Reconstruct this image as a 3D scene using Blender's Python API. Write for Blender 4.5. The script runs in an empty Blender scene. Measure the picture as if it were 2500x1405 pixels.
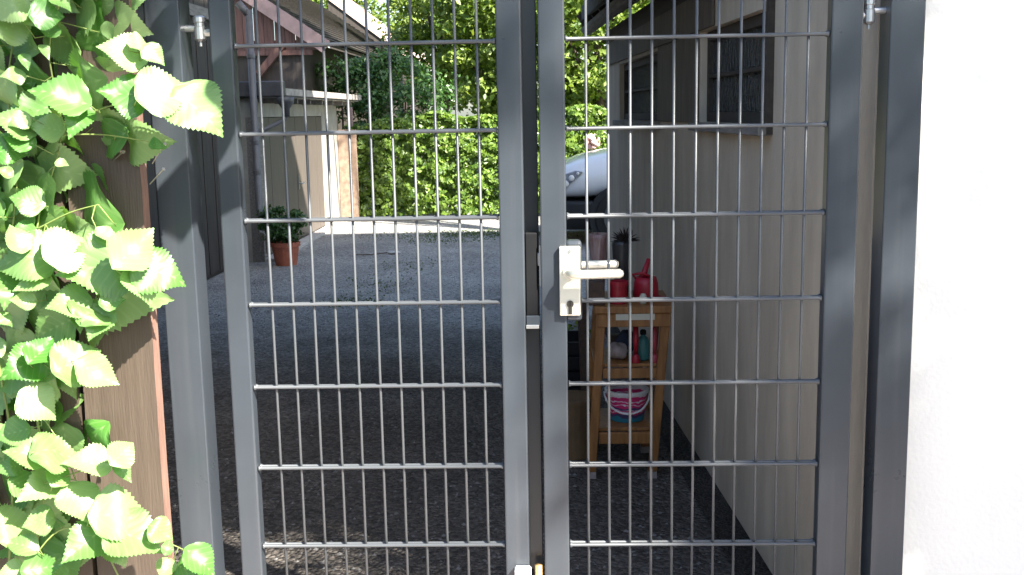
import bpy, bmesh, math, random
import numpy as np
from mathutils import Vector, Matrix
rnd = random.Random(7)
nr = np.random.default_rng(11)
S = bpy.context.scene
COL = S.collection
V = Vector

# ------------------------------------------------------------------ camera
CAM = V((0.14636, -2.51504, 1.5))
YAW, PITCH, ROLL, FPX = 0.03065, 0.1598, -0.01801, 2650.0
_f = V((-math.sin(YAW) * math.cos(PITCH), math.cos(YAW) * math.cos(PITCH), -math.sin(PITCH)))
_r = V((math.cos(YAW), math.sin(YAW), 0.0))
_u = _r.cross(_f)
R_ = _r * math.cos(ROLL) + _u * math.sin(ROLL)
U_ = -_r * math.sin(ROLL) + _u * math.cos(ROLL)
F_ = _f
cd = bpy.data.cameras.new("camera")
cam = bpy.data.objects.new("camera", cd)
COL.objects.link(cam)
cd.sensor_width = 36.0
cd.lens = FPX * 36.0 / 2500.0
cd.clip_start = 0.05
cd.clip_end = 500
m = Matrix((R_, U_, -F_)).transposed().to_4x4()
m.translation = CAM
cam.matrix_world = m
S.camera = cam

# ------------------------------------------------------------------ sky, sun, exposure
SUN = V((-0.80, 0.75, -1.0)).normalized()          # direction the light travels
TO_SUN = -SUN
elev = math.asin(TO_SUN.z)
w = bpy.data.worlds.new("World")
S.world = w
w.use_nodes = True
nt = w.node_tree
sky = nt.nodes.new("ShaderNodeTexSky")
sky.sky_type = 'NISHITA'
sky.sun_disc = False
sky.sun_elevation = elev
sky.sun_rotation = math.atan2(TO_SUN.x, TO_SUN.y)
sky.dust_density = 1.6
bgn = nt.nodes["Background"]
nt.links.new(sky.outputs[0], bgn.inputs[0])
bgn.inputs[1].default_value = 0.085
sl = bpy.data.lights.new("sun", 'SUN')
sl.energy = 5.0
sl.angle = math.radians(0.53)
sl.color = (1.0, 0.95, 0.86)
so = bpy.data.objects.new("sun", sl)
so.rotation_euler = SUN.to_track_quat('-Z', 'Y').to_euler()
so.location = (6, -6, 9)
COL.objects.link(so)
S.view_settings.view_transform = 'Standard'
S.view_settings.look = 'None'
S.view_settings.gamma = 1.0
S.view_settings.exposure = 2.12

# ------------------------------------------------------------------ helpers
def ray(u, v):
    return F_ + R_ * ((u - 1250) / FPX) - U_ * ((v - 702.5) / FPX)
def P(u, v, Y):
    d = ray(u, v); return CAM + d * ((Y - CAM.y) / d.y)
def PZ(u, v, Z=0.0):
    d = ray(u, v); return CAM + d * ((Z - CAM.z) / d.z)

def tag(o, label=None, cat=None, group=None, kind=None):
    if label: o["label"] = label
    if cat: o["category"] = cat
    if group: o["group"] = group
    if kind: o["kind"] = kind
    return o

def empty(name, loc, label, cat, group=None):
    o = bpy.data.objects.new(name, None)
    o.empty_display_size = 0.1
    o.location = loc
    COL.objects.link(o)
    o["_o"] = 1
    del o["_o"]
    return tag(o, label, cat, group)

def root_loc(p):
    t = V((0, 0, 0))
    while p is not None:
        t += p.location
        p = p.parent
    return t

class B:
    def __init__(s):
        s.v, s.f = [], []
    def add(s, vs, fs):
        n = len(s.v)
        s.v += [tuple(x) for x in vs]
        s.f += [tuple(i + n for i in f) for f in fs]
        return s
    def box(s, x0, x1, y0, y1, z0, z1):
        vs = [(x, y, z) for z in (z0, z1) for y in (y0, y1) for x in (x0, x1)]
        return s.add(vs, [(0, 2, 3, 1), (4, 5, 7, 6), (0, 1, 5, 4), (2, 6, 7, 3), (0, 4, 6, 2), (1, 3, 7, 5)])
    def hexa(s, lo, hi):                       # lo, hi: 4 points each, same winding
        vs = list(lo) + list(hi)
        return s.add(vs, [(3, 2, 1, 0), (4, 5, 6, 7), (0, 1, 5, 4), (1, 2, 6, 5), (2, 3, 7, 6), (3, 0, 4, 7)])
    def beam(s, a, b, wx, wz, up=V((0, 0, 1))):
        a, b = V(a), V(b)
        d = (b - a).normalized()
        sd = d.cross(up)
        if sd.length < 1e-4: sd = V((1, 0, 0))
        sd.normalize(); u2 = sd.cross(d)
        q = [(-1, -1), (1, -1), (1, 1), (-1, 1)]
        return s.hexa([a + sd * (i * wx / 2) + u2 * (j * wz / 2) for i, j in q], [b + sd * (i * wx / 2) + u2 * (j * wz / 2) for i, j in q])
    def tube(s, pts, r, n=8, cap=True):
        pts = [V(p) for p in pts]
        rs = r if isinstance(r, (list, tuple)) else [r] * len(pts)
        vs, fs = [], []
        prev = None
        for i, p in enumerate(pts):
            d = (pts[min(i + 1, len(pts) - 1)] - pts[max(i - 1, 0)]).normalized()
            if prev is None:
                a = d.cross(V((0, 0, 1)))
                if a.length < 1e-3: a = V((1, 0, 0))
            else:
                a = prev - d * prev.dot(d)
            a.normalize(); prev = a
            b = d.cross(a)
            for k in range(n):
                t = 2 * math.pi * k / n
                vs.append(p + (a * math.cos(t) + b * math.sin(t)) * rs[i])
        for i in range(len(pts) - 1):
            for k in range(n):
                fs.append((i * n + k, i * n + (k + 1) % n, (i + 1) * n + (k + 1) % n, (i + 1) * n + k))
        if cap:
            fs.append(tuple(range(n - 1, -1, -1)))
            fs.append(tuple(range((len(pts) - 1) * n, len(pts) * n)))
        return s.add(vs, fs)
    def lathe(s, c, prof, n=24, close=True):
        c = V(c); vs, fs = [], []
        for r, z in prof:
            for k in range(n):
                t = 2 * math.pi * k / n
                vs.append(c + V((r * math.cos(t), r * math.sin(t), z)))
        for i in range(len(prof) - 1):
            for k in range(n):
                fs.append((i * n + k, i * n + (k + 1) % n, (i + 1) * n + (k + 1) % n, (i + 1) * n + k))
        if close:
            fs.append(tuple(range(n - 1, -1, -1)))
            fs.append(tuple(range((len(prof) - 1) * n, len(prof) * n)))
        return s.add(vs, fs)
    def prism(s, poly, n):                     # poly: 3D points, n: extrusion vector
        poly = [V(p) for p in poly]; n = V(n); k = len(poly)
        return s.add(poly + [p + n for p in poly], [tuple(range(k - 1, -1, -1)), tuple(range(k, 2 * k))] + [(i, (i + 1) % k, k + (i + 1) % k, k + i) for i in range(k)])
    def mesh(s, name):
        me = bpy.data.meshes.new(name)
        me.from_pydata(s.v, [], s.f)
        me.update()
        return me
    def build(s, name, mat, parent=None, smooth=False, bevel=0.0, seg=1, label=None, cat=None, group=None, kind=None, sub=0):
        off = root_loc(parent)
        if off.length:
            s.v = [(a - off.x, b - off.y, c - off.z) for a, b, c in s.v]
        me = s.mesh(name)
        bm = bmesh.new(); bm.from_mesh(me)
        bmesh.ops.recalc_face_normals(bm, faces=bm.faces[:])
        bm.to_mesh(me); bm.free()
        o = bpy.data.objects.new(name, me)
        COL.objects.link(o)
        me.materials.append(mat)
        if parent is not None: o.parent = parent
        if smooth:
            for p in me.polygons: p.use_smooth = True
        if bevel:
            md = o.modifiers.new("bevel", 'BEVEL'); md.width = bevel; md.segments = seg; md.limit_method = 'ANGLE'
            md.angle_limit = math.radians(35)
        if sub:
            md = o.modifiers.new("sub", 'SUBSURF'); md.levels = sub; md.render_levels = sub
        return tag(o, label, cat, group, kind)

def copy_part(o, parent, loc):
    c = o.copy(); COL.objects.link(c); c.parent = parent; c.location = loc
    return c

# ------------------------------------------------------------------ materials
def mat(name, col, rough=0.6, metal=0.0, spec=0.5, noise=0.0, scale=8.0, stretch=(1, 1, 1), col2=None, bump=0.0, bscale=None, detail=6.0, coat=0.0, rvar=0.0, coords='Object'):
    mt = bpy.data.materials.new(name)
    mt.use_nodes = True
    n = mt.node_tree; L = n.links
    b = n.nodes["Principled BSDF"]
    b.inputs["Base Color"].default_value = (*col, 1)
    b.inputs["Roughness"].default_value = rough
    b.inputs["Metallic"].default_value = metal
    b.inputs["Specular IOR Level"].default_value = spec
    b.inputs["Coat Weight"].default_value = coat
    if noise or bump or rvar:
        tc = n.nodes.new("ShaderNodeTexCoord")
        mp = n.nodes.new("ShaderNodeMapping")
        mp.inputs["Scale"].default_value = stretch
        L.new(tc.outputs[coords], mp.inputs[0])
        nz = n.nodes.new("ShaderNodeTexNoise")
        nz.inputs["Scale"].default_value = scale
        nz.inputs["Detail"].default_value = detail
        nz.inputs["Roughness"].default_value = 0.62
        L.new(mp.outputs[0], nz.inputs["Vector"])
        if noise:
            rp = n.nodes.new("ShaderNodeValToRGB")
            c2 = col2 or tuple(c * (1 - noise) for c in col)
            c1 = col if col2 else tuple(min(1, c * (1 + noise)) for c in col)
            rp.color_ramp.elements[0].position = 0.32
            rp.color_ramp.elements[1].position = 0.68
            rp.color_ramp.elements[0].color = (*c2, 1)
            rp.color_ramp.elements[1].color = (*c1, 1)
            L.new(nz.outputs[0], rp.inputs[0])
            L.new(rp.outputs[0], b.inputs["Base Color"])
        if rvar:
            mr = n.nodes.new("ShaderNodeMapRange")
            mr.inputs[3].default_value = rough - rvar; mr.inputs[4].default_value = rough + rvar
            L.new(nz.outputs[0], mr.inputs[0]); L.new(mr.outputs[0], b.inputs["Roughness"])
        if bump:
            bp = n.nodes.new("ShaderNodeBump")
            bp.inputs["Strength"].default_value = bump
            bp.inputs["Distance"].default_value = 0.01
            if bscale:
                n2 = n.nodes.new("ShaderNodeTexNoise"); n2.inputs["Scale"].default_value = bscale; n2.inputs["Detail"].default_value = 5
                L.new(mp.outputs[0], n2.inputs["Vector"]); L.new(n2.outputs[0], bp.inputs["Height"])
            else:
                L.new(nz.outputs[0], bp.inputs["Height"])
            L.new(bp.outputs[0], b.inputs["Normal"])
    return mt

def leaf_mat(name, c1, c2, trans=0.35, rough=0.45, spec=0.5, veins=False, tcol=None):
    mt = bpy.data.materials.new(name)
    mt.use_nodes = True
    n = mt.node_tree; L = n.links
    b = n.nodes["Principled BSDF"]
    out = n.nodes["Material Output"]
    g = n.nodes.new("ShaderNodeNewGeometry")
    oi = n.nodes.new("ShaderNodeObjectInfo")
    rp = n.nodes.new("ShaderNodeValToRGB")
    rp.color_ramp.elements[0].color = (*c1, 1)
    rp.color_ramp.elements[1].color = (*c2, 1)
    L.new((oi if veins else g).outputs["Random" if veins else "Random Per Island"], rp.inputs[0])
    col = rp.outputs[0]
    b.inputs["Roughness"].default_value = rough
    b.inputs["Specular IOR Level"].default_value = spec
    if veins:
        tc = n.nodes.new("ShaderNodeTexCoord")
        sp = n.nodes.new("ShaderNodeSeparateXYZ")
        L.new(tc.outputs["Object"], sp.inputs[0])
        ab = n.nodes.new("ShaderNodeMath"); ab.operation = 'ABSOLUTE'; L.new(sp.outputs[0], ab.inputs[0])
        m1 = n.nodes.new("ShaderNodeMath"); m1.operation = 'MULTIPLY_ADD'; m1.inputs[1].default_value = -0.85
        L.new(ab.outputs[0], m1.inputs[0]); L.new(sp.outputs[1], m1.inputs[2])
        m2 = n.nodes.new("ShaderNodeMath"); m2.operation = 'MULTIPLY'; m2.inputs[1].default_value = 40.0
        L.new(m1.outputs[0], m2.inputs[0])
        sn = n.nodes.new("ShaderNodeMath"); sn.operation = 'SINE'; L.new(m2.outputs[0], sn.inputs[0])
        # midrib
        mb = n.nodes.new("ShaderNodeMapRange"); mb.inputs[1].default_value = 0.0; mb.inputs[2].default_value = 0.03
        mb.inputs[3].default_value = 1.5; mb.inputs[4].default_value = 0.0
        L.new(ab.outputs[0], mb.inputs[0])
        sm = n.nodes.new("ShaderNodeMath"); sm.operation = 'SUBTRACT'; L.new(sn.outputs[0], sm.inputs[0]); L.new(mb.outputs[0], sm.inputs[1])
        bp = n.nodes.new("ShaderNodeBump"); bp.inputs["Strength"].default_value = 0.06; bp.inputs["Distance"].default_value = 0.002
        L.new(sm.outputs[0], bp.inputs["Height"]); L.new(bp.outputs[0], b.inputs["Normal"])
        mx = n.nodes.new("ShaderNodeMapRange"); mx.inputs[1].default_value = -2.5; mx.inputs[2].default_value = -0.6
        mx.inputs[3].default_value = 0.4; mx.inputs[4].default_value = 0.0
        L.new(sm.outputs[0], mx.inputs[0])
        mc = n.nodes.new("ShaderNodeMix"); mc.data_type = 'RGBA'
        L.new(mx.outputs[0], mc.inputs[0]); L.new(col, mc.inputs[6])
        mc.inputs[7].default_value = (min(1, c2[0] * 1.5), min(1, c2[1] * 1.35), min(1, c2[2] * 1.6), 1)
        col = mc.outputs[2]
    L.new(col, b.inputs["Base Color"])
    tr = n.nodes.new("ShaderNodeBsdfTranslucent")
    hs = n.nodes.new("ShaderNodeMix"); hs.data_type = 'RGBA'; hs.blend_type = 'MULTIPLY'; hs.inputs[0].default_value = 1.0
    L.new(col, hs.inputs[6]); hs.inputs[7].default_value = (*(tcol or (1.25, 1.25, 0.45)), 1)
    L.new(hs.outputs[2], tr.inputs[0])
    ms = n.nodes.new("ShaderNodeMixShader"); ms.inputs[0].default_value = trans
    L.new(b.outputs[0], ms.inputs[1]); L.new(tr.outputs[0], ms.inputs[2])
    L.new(ms.outputs[0], out.inputs[0])
    return mt

M = {}
M['steel'] = mat("anthracite_paint", (0.043, 0.051, 0.061), 0.29, spec=0.55, noise=0.14, scale=2.2, rvar=0.07, bump=0.02, bscale=260, coords='Object')
def streaks(mt, amt=0.13):
    n = mt.node_tree; L = n.links; b = n.nodes["Principled BSDF"]
    tc = n.nodes.new("ShaderNodeTexCoord"); mp = n.nodes.new("ShaderNodeMapping"); mp.inputs["Scale"].default_value = (38, 38, 1.6)
    nz = n.nodes.new("ShaderNodeTexNoise"); nz.inputs["Scale"].default_value = 1.0; nz.inputs["Detail"].default_value = 7
    L.new(tc.outputs["Object"], mp.inputs[0]); L.new(mp.outputs[0], nz.inputs["Vector"])
    rp = n.nodes.new("ShaderNodeMapRange"); rp.inputs[1].default_value = 0.52; rp.inputs[2].default_value = 0.78; rp.inputs[3].default_value = 0.0; rp.inputs[4].default_value = amt
    L.new(nz.outputs[0], rp.inputs[0])
    mx = n.nodes.new("ShaderNodeMix"); mx.data_type = 'RGBA'
    src = b.inputs["Base Color"].links[0].from_socket
    L.new(rp.outputs[0], mx.inputs[0]); L.new(src, mx.inputs[6]); mx.inputs[7].default_value = (0.15, 0.145, 0.135, 1)
    L.new(mx.outputs[2], b.inputs["Base Color"])
streaks(M['steel'])
M['rod'] = mat("rod_paint", (0.075, 0.081, 0.087), 0.40, spec=0.7)
M['strip'] = mat("stop_strip_paint", (0.032, 0.036, 0.04), 0.3, spec=0.5, noise=0.1, scale=3)
M['black'] = mat("black_plastic", (0.006, 0.006, 0.007), 0.6, spec=0.25)
M['zinc'] = mat("galvanised", (0.55, 0.55, 0.54), 0.38, metal=0.85, noise=0.12, scale=30)
M['alu'] = mat("champagne_aluminium", (0.86, 0.83, 0.70), 0.36, metal=0.55, spec=0.6, noise=0.05, scale=12)
M['brass'] = mat("brass", (0.75, 0.48, 0.2), 0.35, metal=0.7)
M['keyhole'] = mat("keyhole_dark", (0.05, 0.045, 0.035), 0.5, metal=0.4)
M['plank'] = mat("brown_stained_plank", (0.088, 0.064, 0.047), 0.6, noise=1, col2=(0.066, 0.047, 0.034), scale=5, stretch=(9, 9, 0.7), bump=0.2, bscale=26)
M['plank_edge'] = mat("sawn_plank_edge", (0.20, 0.115, 0.085), 0.7, noise=0.25, scale=12, stretch=(1, 6, 1), bump=0.3)
M['white_wall'] = mat("white_render", (0.90, 0.88, 0.81), 0.9, noise=0.03, scale=3, bump=0.15, bscale=90)
M['beige_wall'] = mat("weathered_beige_render", (0.65, 0.565, 0.44), 0.9, noise=1, col2=(0.49, 0.415, 0.32), scale=2.2, stretch=(1, 2.6, 0.8), bump=0.25, bscale=60)
M['soffit'] = mat("dark_soffit_timber", (0.055, 0.045, 0.036), 0.8, noise=0.3, scale=4, stretch=(8, 1, 8))
M['grey_timber'] = mat("grey_weathered_timber", (0.21, 0.195, 0.175), 0.8, noise=0.3, scale=6, stretch=(8, 1, 8), bump=0.2)
M['dark_boards'] = mat("dark_stained_boards", (0.045, 0.036, 0.030), 0.7, noise=0.3, scale=5, stretch=(6, 6, 0.6), bump=0.2)
M['red_boards'] = mat("reddish_weathered_boards", (0.19, 0.10, 0.08), 0.75, noise=1, col2=(0.09, 0.042, 0.035), scale=4, stretch=(7, 7, 0.6), bump=0.25)
M['barge'] = mat("faded_bargeboard", (0.36, 0.245, 0.23), 0.75, noise=0.2, scale=6, stretch=(1, 8, 1))
M['tile'] = mat("weathered_roof_tile", (0.052, 0.045, 0.038), 0.8, noise=0.45, scale=9, bump=0.3)
M['felt'] = mat("roof_felt", (0.14, 0.13, 0.125), 0.85, noise=0.2, scale=20)
M['trim'] = mat("pale_verge_trim", (0.36, 0.32, 0.29), 0.6, noise=0.35, scale=10)
M['offwhite'] = mat("aged_white_paint", (0.34, 0.325, 0.28), 0.7, noise=0.2, scale=5)
M['door'] = mat("brown_door_paint", (0.115, 0.095, 0.08), 0.55, noise=0.15, scale=4, stretch=(8, 8, 0.5))
M['gutter'] = mat("dark_zinc_gutter", (0.095, 0.095, 0.10), 0.45, metal=0.3, noise=0.2, scale=14)
M['pipe'] = mat("grey_zinc_pipe", (0.15, 0.15, 0.155), 0.5, metal=0.2, noise=0.15, scale=10)
M['brick'] = mat("pinkish_wall", (0.26, 0.18, 0.13), 0.85, noise=0.35, scale=14)
M['pinkwall'] = mat("pale_pink_render", (0.62, 0.45, 0.40), 0.9, noise=0.08, scale=2)
M['concrete'] = mat("pale_concrete", (0.48, 0.46, 0.43), 0.85, noise=0.15, scale=7, bump=0.2, bscale=60)
M['pot'] = mat("terracotta", (0.42, 0.13, 0.075), 0.7, noise=0.15, scale=20)
M['soil'] = mat("soil", (0.04, 0.028, 0.02), 0.95, noise=0.3, scale=30)
M['stand'] = mat("honey_pine", (0.27, 0.118, 0.033), 0.5, noise=0.35, scale=7, stretch=(6, 6, 0.8), bump=0.1)
M['white'] = mat("white_plastic", (0.75, 0.75, 0.74), 0.4)
M['label'] = mat("pale_label", (0.55, 0.53, 0.42), 0.6)
M['teal'] = mat("teal_plastic", (0.035, 0.16, 0.15), 0.4)
M['red'] = mat("red_plastic", (0.36, 0.012, 0.028), 0.4, noise=0.2, scale=20)
M['pinkred'] = mat("faded_red_plastic", (0.40, 0.05, 0.065), 0.45, noise=0.2, scale=20)
M['navy'] = mat("navy_cloth", (0.03, 0.045, 0.08), 0.9)
M['greycloth'] = mat("grey_cloth", (0.33, 0.28, 0.26), 0.95, noise=0.2, scale=30)
M['vase'] = mat("streaked_maroon_glaze", (0.16, 0.06, 0.055), 0.3, noise=1, col2=(0.42, 0.33, 0.31), scale=5, stretch=(14, 14, 1.2))
M['darkvase'] = mat("dark_grey_ceramic", (0.035, 0.037, 0.037), 0.35)
M['darkspike'] = mat("dried_dark_plant", (0.030, 0.022, 0.018), 0.8)
M['darkbox'] = mat("dark_wicker", (0.075, 0.045, 0.03), 0.75, noise=0.4, scale=40)
M['bin'] = mat("brown_tub_plastic", (0.17, 0.105, 0.05), 0.6, noise=0.25, scale=5)
M['carwhite'] = mat("white_car_paint", (0.88, 0.87, 0.87), 0.22, spec=0.55, coat=0.6)
M['carblack'] = mat("black_bumper_plastic", (0.02, 0.021, 0.023), 0.55)
M['carglass'] = mat("car_glass", (0.015, 0.02, 0.022), 0.05, spec=0.8)
M['tyre'] = mat("tyre_rubber", (0.015, 0.015, 0.015), 0.8)
M['rim'] = mat("alloy_rim", (0.16, 0.165, 0.17), 0.45, metal=0.4)
M['lamp'] = mat("headlight_lens", (0.5, 0.51, 0.54), 0.12, spec=0.9, noise=1, col2=(0.16, 0.165, 0.18), scale=22)
M['bark'] = mat("bark", (0.075, 0.055, 0.04), 0.9, noise=0.4, scale=12, stretch=(1, 1, 0.3), bump=0.5)
M['cane'] = mat("green_cane", (0.20, 0.26, 0.07), 0.5, noise=0.3, scale=10)
M['nail'] = mat("nail_steel", (0.5, 0.45, 0.42), 0.35, metal=0.8)
M['blossom'] = mat("pale_pink_blossom", (0.75, 0.5, 0.45), 0.8, noise=0.15, scale=30)
M['rock'] = mat("pale_stone", (0.5, 0.49, 0.47), 0.9, noise=0.15, scale=20)

# wavy obscured window glass
def glass_mat():
    mt = bpy.data.materials.new("wavy_window_glass"); mt.use_nodes = True
    n = mt.node_tree; L = n.links; b = n.nodes["Principled BSDF"]
    b.inputs["Base Color"].default_value = (0.018, 0.02, 0.016, 1)
    b.inputs["Roughness"].default_value = 0.07
    b.inputs["Specular IOR Level"].default_value = 0.8
    tc = n.nodes.new("ShaderNodeTexCoord"); mp = n.nodes.new("ShaderNodeMapping")
    mp.inputs["Scale"].default_value = (1, 14, 4)
    nz = n.nodes.new("ShaderNodeTexNoise"); nz.inputs["Scale"].default_value = 5; nz.inputs["Detail"].default_value = 3
    bp = n.nodes.new("ShaderNodeBump"); bp.inputs["Strength"].default_value = 1.0; bp.inputs["Distance"].default_value = 0.08
    L.new(tc.outputs["Object"], mp.inputs[0]); L.new(mp.outputs[0], nz.inputs["Vector"]); L.new(nz.outputs[0], bp.inputs["Height"]); L.new(bp.outputs[0], b.inputs["Normal"])
    return mt
M['glass'] = glass_mat()

def gravel_mat(name, ca, cb, cc, scale, near_dark=0.0):
    mt = bpy.data.materials.new(name); mt.use_nodes = True
    n = mt.node_tree; L = n.links; b = n.nodes["Principled BSDF"]
    b.inputs["Roughness"].default_value = 0.9
    b.inputs["Specular IOR Level"].default_value = 0.25
    tc = n.nodes.new("ShaderNodeTexCoord")
    vo = n.nodes.new("ShaderNodeTexVoronoi"); vo.inputs["Scale"].default_value = scale
    L.new(tc.outputs["Object"], vo.inputs["Vector"])
    sp = n.nodes.new("ShaderNodeSeparateColor"); L.new(vo.outputs["Color"], sp.inputs[0])
    rp = n.nodes.new("ShaderNodeValToRGB"); e = rp.color_ramp.elements
    e[0].color = (*ca, 1); e[1].color = (*cc, 1); k = e.new(0.5); k.color = (*cb, 1)
    L.new(sp.outputs[0], rp.inputs[0])
    nz = n.nodes.new("ShaderNodeTexNoise"); nz.inputs["Scale"].default_value = 1.3; nz.inputs["Detail"].default_value = 8
    L.new(tc.outputs["Object"], nz.inputs["Vector"])
    mr = n.nodes.new("ShaderNodeMapRange"); mr.inputs[1].default_value = 0.3; mr.inputs[2].default_value = 0.7; mr.inputs[3].default_value = 0.7; mr.inputs[4].default_value = 1.15
    L.new(nz.outputs[0], mr.inputs[0])
    mx = n.nodes.new("ShaderNodeMix"); mx.data_type = 'RGBA'; mx.blend_type = 'MULTIPLY'; mx.inputs[0].default_value = 1
    L.new(rp.outputs[0], mx.inputs[6]); L.new(mr.outputs[0], mx.inputs[7])
    colo = mx.outputs[2]
    if near_dark:  # gravel tone darkens towards the gate, with a noisy edge
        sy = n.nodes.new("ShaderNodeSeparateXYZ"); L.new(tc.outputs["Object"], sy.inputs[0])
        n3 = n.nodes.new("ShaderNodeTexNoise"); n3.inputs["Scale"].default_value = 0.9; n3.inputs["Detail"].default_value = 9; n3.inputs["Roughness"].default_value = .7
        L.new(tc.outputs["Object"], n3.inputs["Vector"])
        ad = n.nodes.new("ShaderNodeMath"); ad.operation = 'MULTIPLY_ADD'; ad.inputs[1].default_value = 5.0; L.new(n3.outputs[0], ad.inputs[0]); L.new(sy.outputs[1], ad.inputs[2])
        m3 = n.nodes.new("ShaderNodeMapRange"); m3.interpolation_type = 'SMOOTHSTEP'; m3.inputs[1].default_value = near_dark; m3.inputs[2].default_value = near_dark + 3.6; L.new(ad.outputs[0], m3.inputs[0])
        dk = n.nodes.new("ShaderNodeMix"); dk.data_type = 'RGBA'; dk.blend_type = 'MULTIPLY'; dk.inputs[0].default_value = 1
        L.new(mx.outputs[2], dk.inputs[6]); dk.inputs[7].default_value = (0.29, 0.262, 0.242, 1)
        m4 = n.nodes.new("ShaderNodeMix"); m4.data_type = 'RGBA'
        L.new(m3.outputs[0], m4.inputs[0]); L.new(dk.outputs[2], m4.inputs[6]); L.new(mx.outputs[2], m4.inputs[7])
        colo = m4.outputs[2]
    L.new(colo, b.inputs["Base Color"])
    bp = n.nodes.new("ShaderNodeBump"); bp.inputs["Strength"].default_value = 0.9; bp.inputs["Distance"].default_value = 0.02
    L.new(vo.outputs["Distance"], bp.inputs["Height"]); bp.invert = True
    L.new(bp.outputs[0], b.inputs["Normal"])
    return mt
M['gravel'] = gravel_mat("yard_gravel", (0.23, 0.222, 0.21), (0.37, 0.358, 0.338), (0.56, 0.545, 0.515), 62, near_dark=4.9)
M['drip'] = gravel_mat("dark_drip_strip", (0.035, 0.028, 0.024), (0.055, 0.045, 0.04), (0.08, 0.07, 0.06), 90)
M['eave_shade_panel'] = mat("brown_eave_shade", (0.11, 0.088, 0.068), 0.75, noise=0.25, scale=5, stretch=(6, 6, 0.8), bump=0.15)  # dark brown that carries the deep shade under the eave
M['gstone'] = mat("loose_stone", (0.16, 0.155, 0.15), 0.9, noise=0.4, scale=25)
M['asphalt'] = mat("asphalt", (0.06, 0.06, 0.062), 0.85, noise=0.2, scale=6, bump=0.3, bscale=120)
M['pavement'] = mat("pinkish_pavement", (0.42, 0.36, 0.34), 0.85, noise=0.12, scale=2, bump=0.2, bscale=50)

# bucket print: pink / white / teal bands with squiggles
def bucket_mat():
    mt = bpy.data.materials.new("printed_bucket"); mt.use_nodes = True
    n = mt.node_tree; L = n.links; b = n.nodes["Principled BSDF"]; b.inputs["Roughness"].default_value = 0.4
    tc = n.nodes.new("ShaderNodeTexCoord"); sp = n.nodes.new("ShaderNodeSeparateXYZ"); L.new(tc.outputs["Generated"], sp.inputs[0])
    nz = n.nodes.new("ShaderNodeTexNoise"); nz.inputs["Scale"].default_value = 5
    L.new(tc.outputs["Generated"], nz.inputs["Vector"])
    ad = n.nodes.new("ShaderNodeMath"); ad.operation = 'MULTIPLY_ADD'; ad.inputs[1].default_value = 0.22
    L.new(nz.outputs[0], ad.inputs[0]); L.new(sp.outputs[2], ad.inputs[2])
    rp = n.nodes.new("ShaderNodeValToRGB"); rp.color_ramp.interpolation = 'CONSTANT'
    e = rp.color_ramp.elements
    teal, navy, pink, white = (0.02, 0.2, 0.28, 1), (0.06, 0.05, 0.14, 1), (0.62, 0.03, 0.16, 1), (0.75, 0.7, 0.72, 1)
    e[0].position = 0; e[0].color = teal
    e[1].position = 0.30; e[1].color = navy
    for p, c in ((0.40, pink), (0.46, white), (0.48, pink), (0.53, white), (0.55, navy), (0.64, pink), (0.72, white), (0.745, pink), (0.83, white), (0.86, pink), (1.02, white)):
        k = e.new(min(p, 0.999)); k.color = c
    L.new(ad.outputs[0], rp.inputs[0]); L.new(rp.outputs[0], b.inputs["Base Color"])
    return mt
M['bucket'] = bucket_mat()

M['leaf'] = leaf_mat("bramble_leaf", (0.065, 0.20, 0.028), (0.30, 0.43, 0.17), 0.25, 0.40, 0.6, veins=True, tcol=(0.95, 1.3, 0.4))
M['hedge'] = leaf_mat("hedge_leaf", (0.05, 0.115, 0.016), (0.25, 0.37, 0.065), 0.38, 0.4)
M['tree'] = leaf_mat("tree_leaf", (0.07, 0.14, 0.02), (0.30, 0.39, 0.08), 0.45, 0.45)
M['ivy'] = leaf_mat("dark_ivy_leaf", (0.025, 0.075, 0.018), (0.08, 0.17, 0.035), 0.25, 0.4)
M['grass'] = leaf_mat("weed_leaf", (0.04, 0.08, 0.02), (0.12, 0.18, 0.05), 0.3, 0.6)

# ------------------------------------------------------------------ setting: ground
def sheet(name, pts, z, mt, kind='structure'):
    b = B().add([(x, y, z) for x, y in pts], [tuple(range(len(pts)))])
    return b.build(name, mt, kind=kind)
sheet("ground", [(-150, -150), (150, -150), (150, 150), (-150, 150)], -0.012, M['grass'])
sheet("pavement", [(-14, -1.9), (14, -1.9), (14, 0.06), (-14, 0.06)], -0.004, M['pavement'])
sheet("road", [(-40, -7.5), (40, -7.5), (40, -1.9), (-40, -1.9)], -0.008, M['asphalt'])
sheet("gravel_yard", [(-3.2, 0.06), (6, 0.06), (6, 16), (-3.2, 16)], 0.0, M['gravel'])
wx = lambda y: 0.918 - 0.0535 * y                 # foot of the right-hand house wall
YE = 5.5                                          # its far end
sheet("drip_strip", [(wx(0.1) - 0.115, 0.1), (wx(0.1), 0.1), (wx(YE), YE), (wx(YE) - 0.115, YE)], 0.004, M['drip'])

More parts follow.
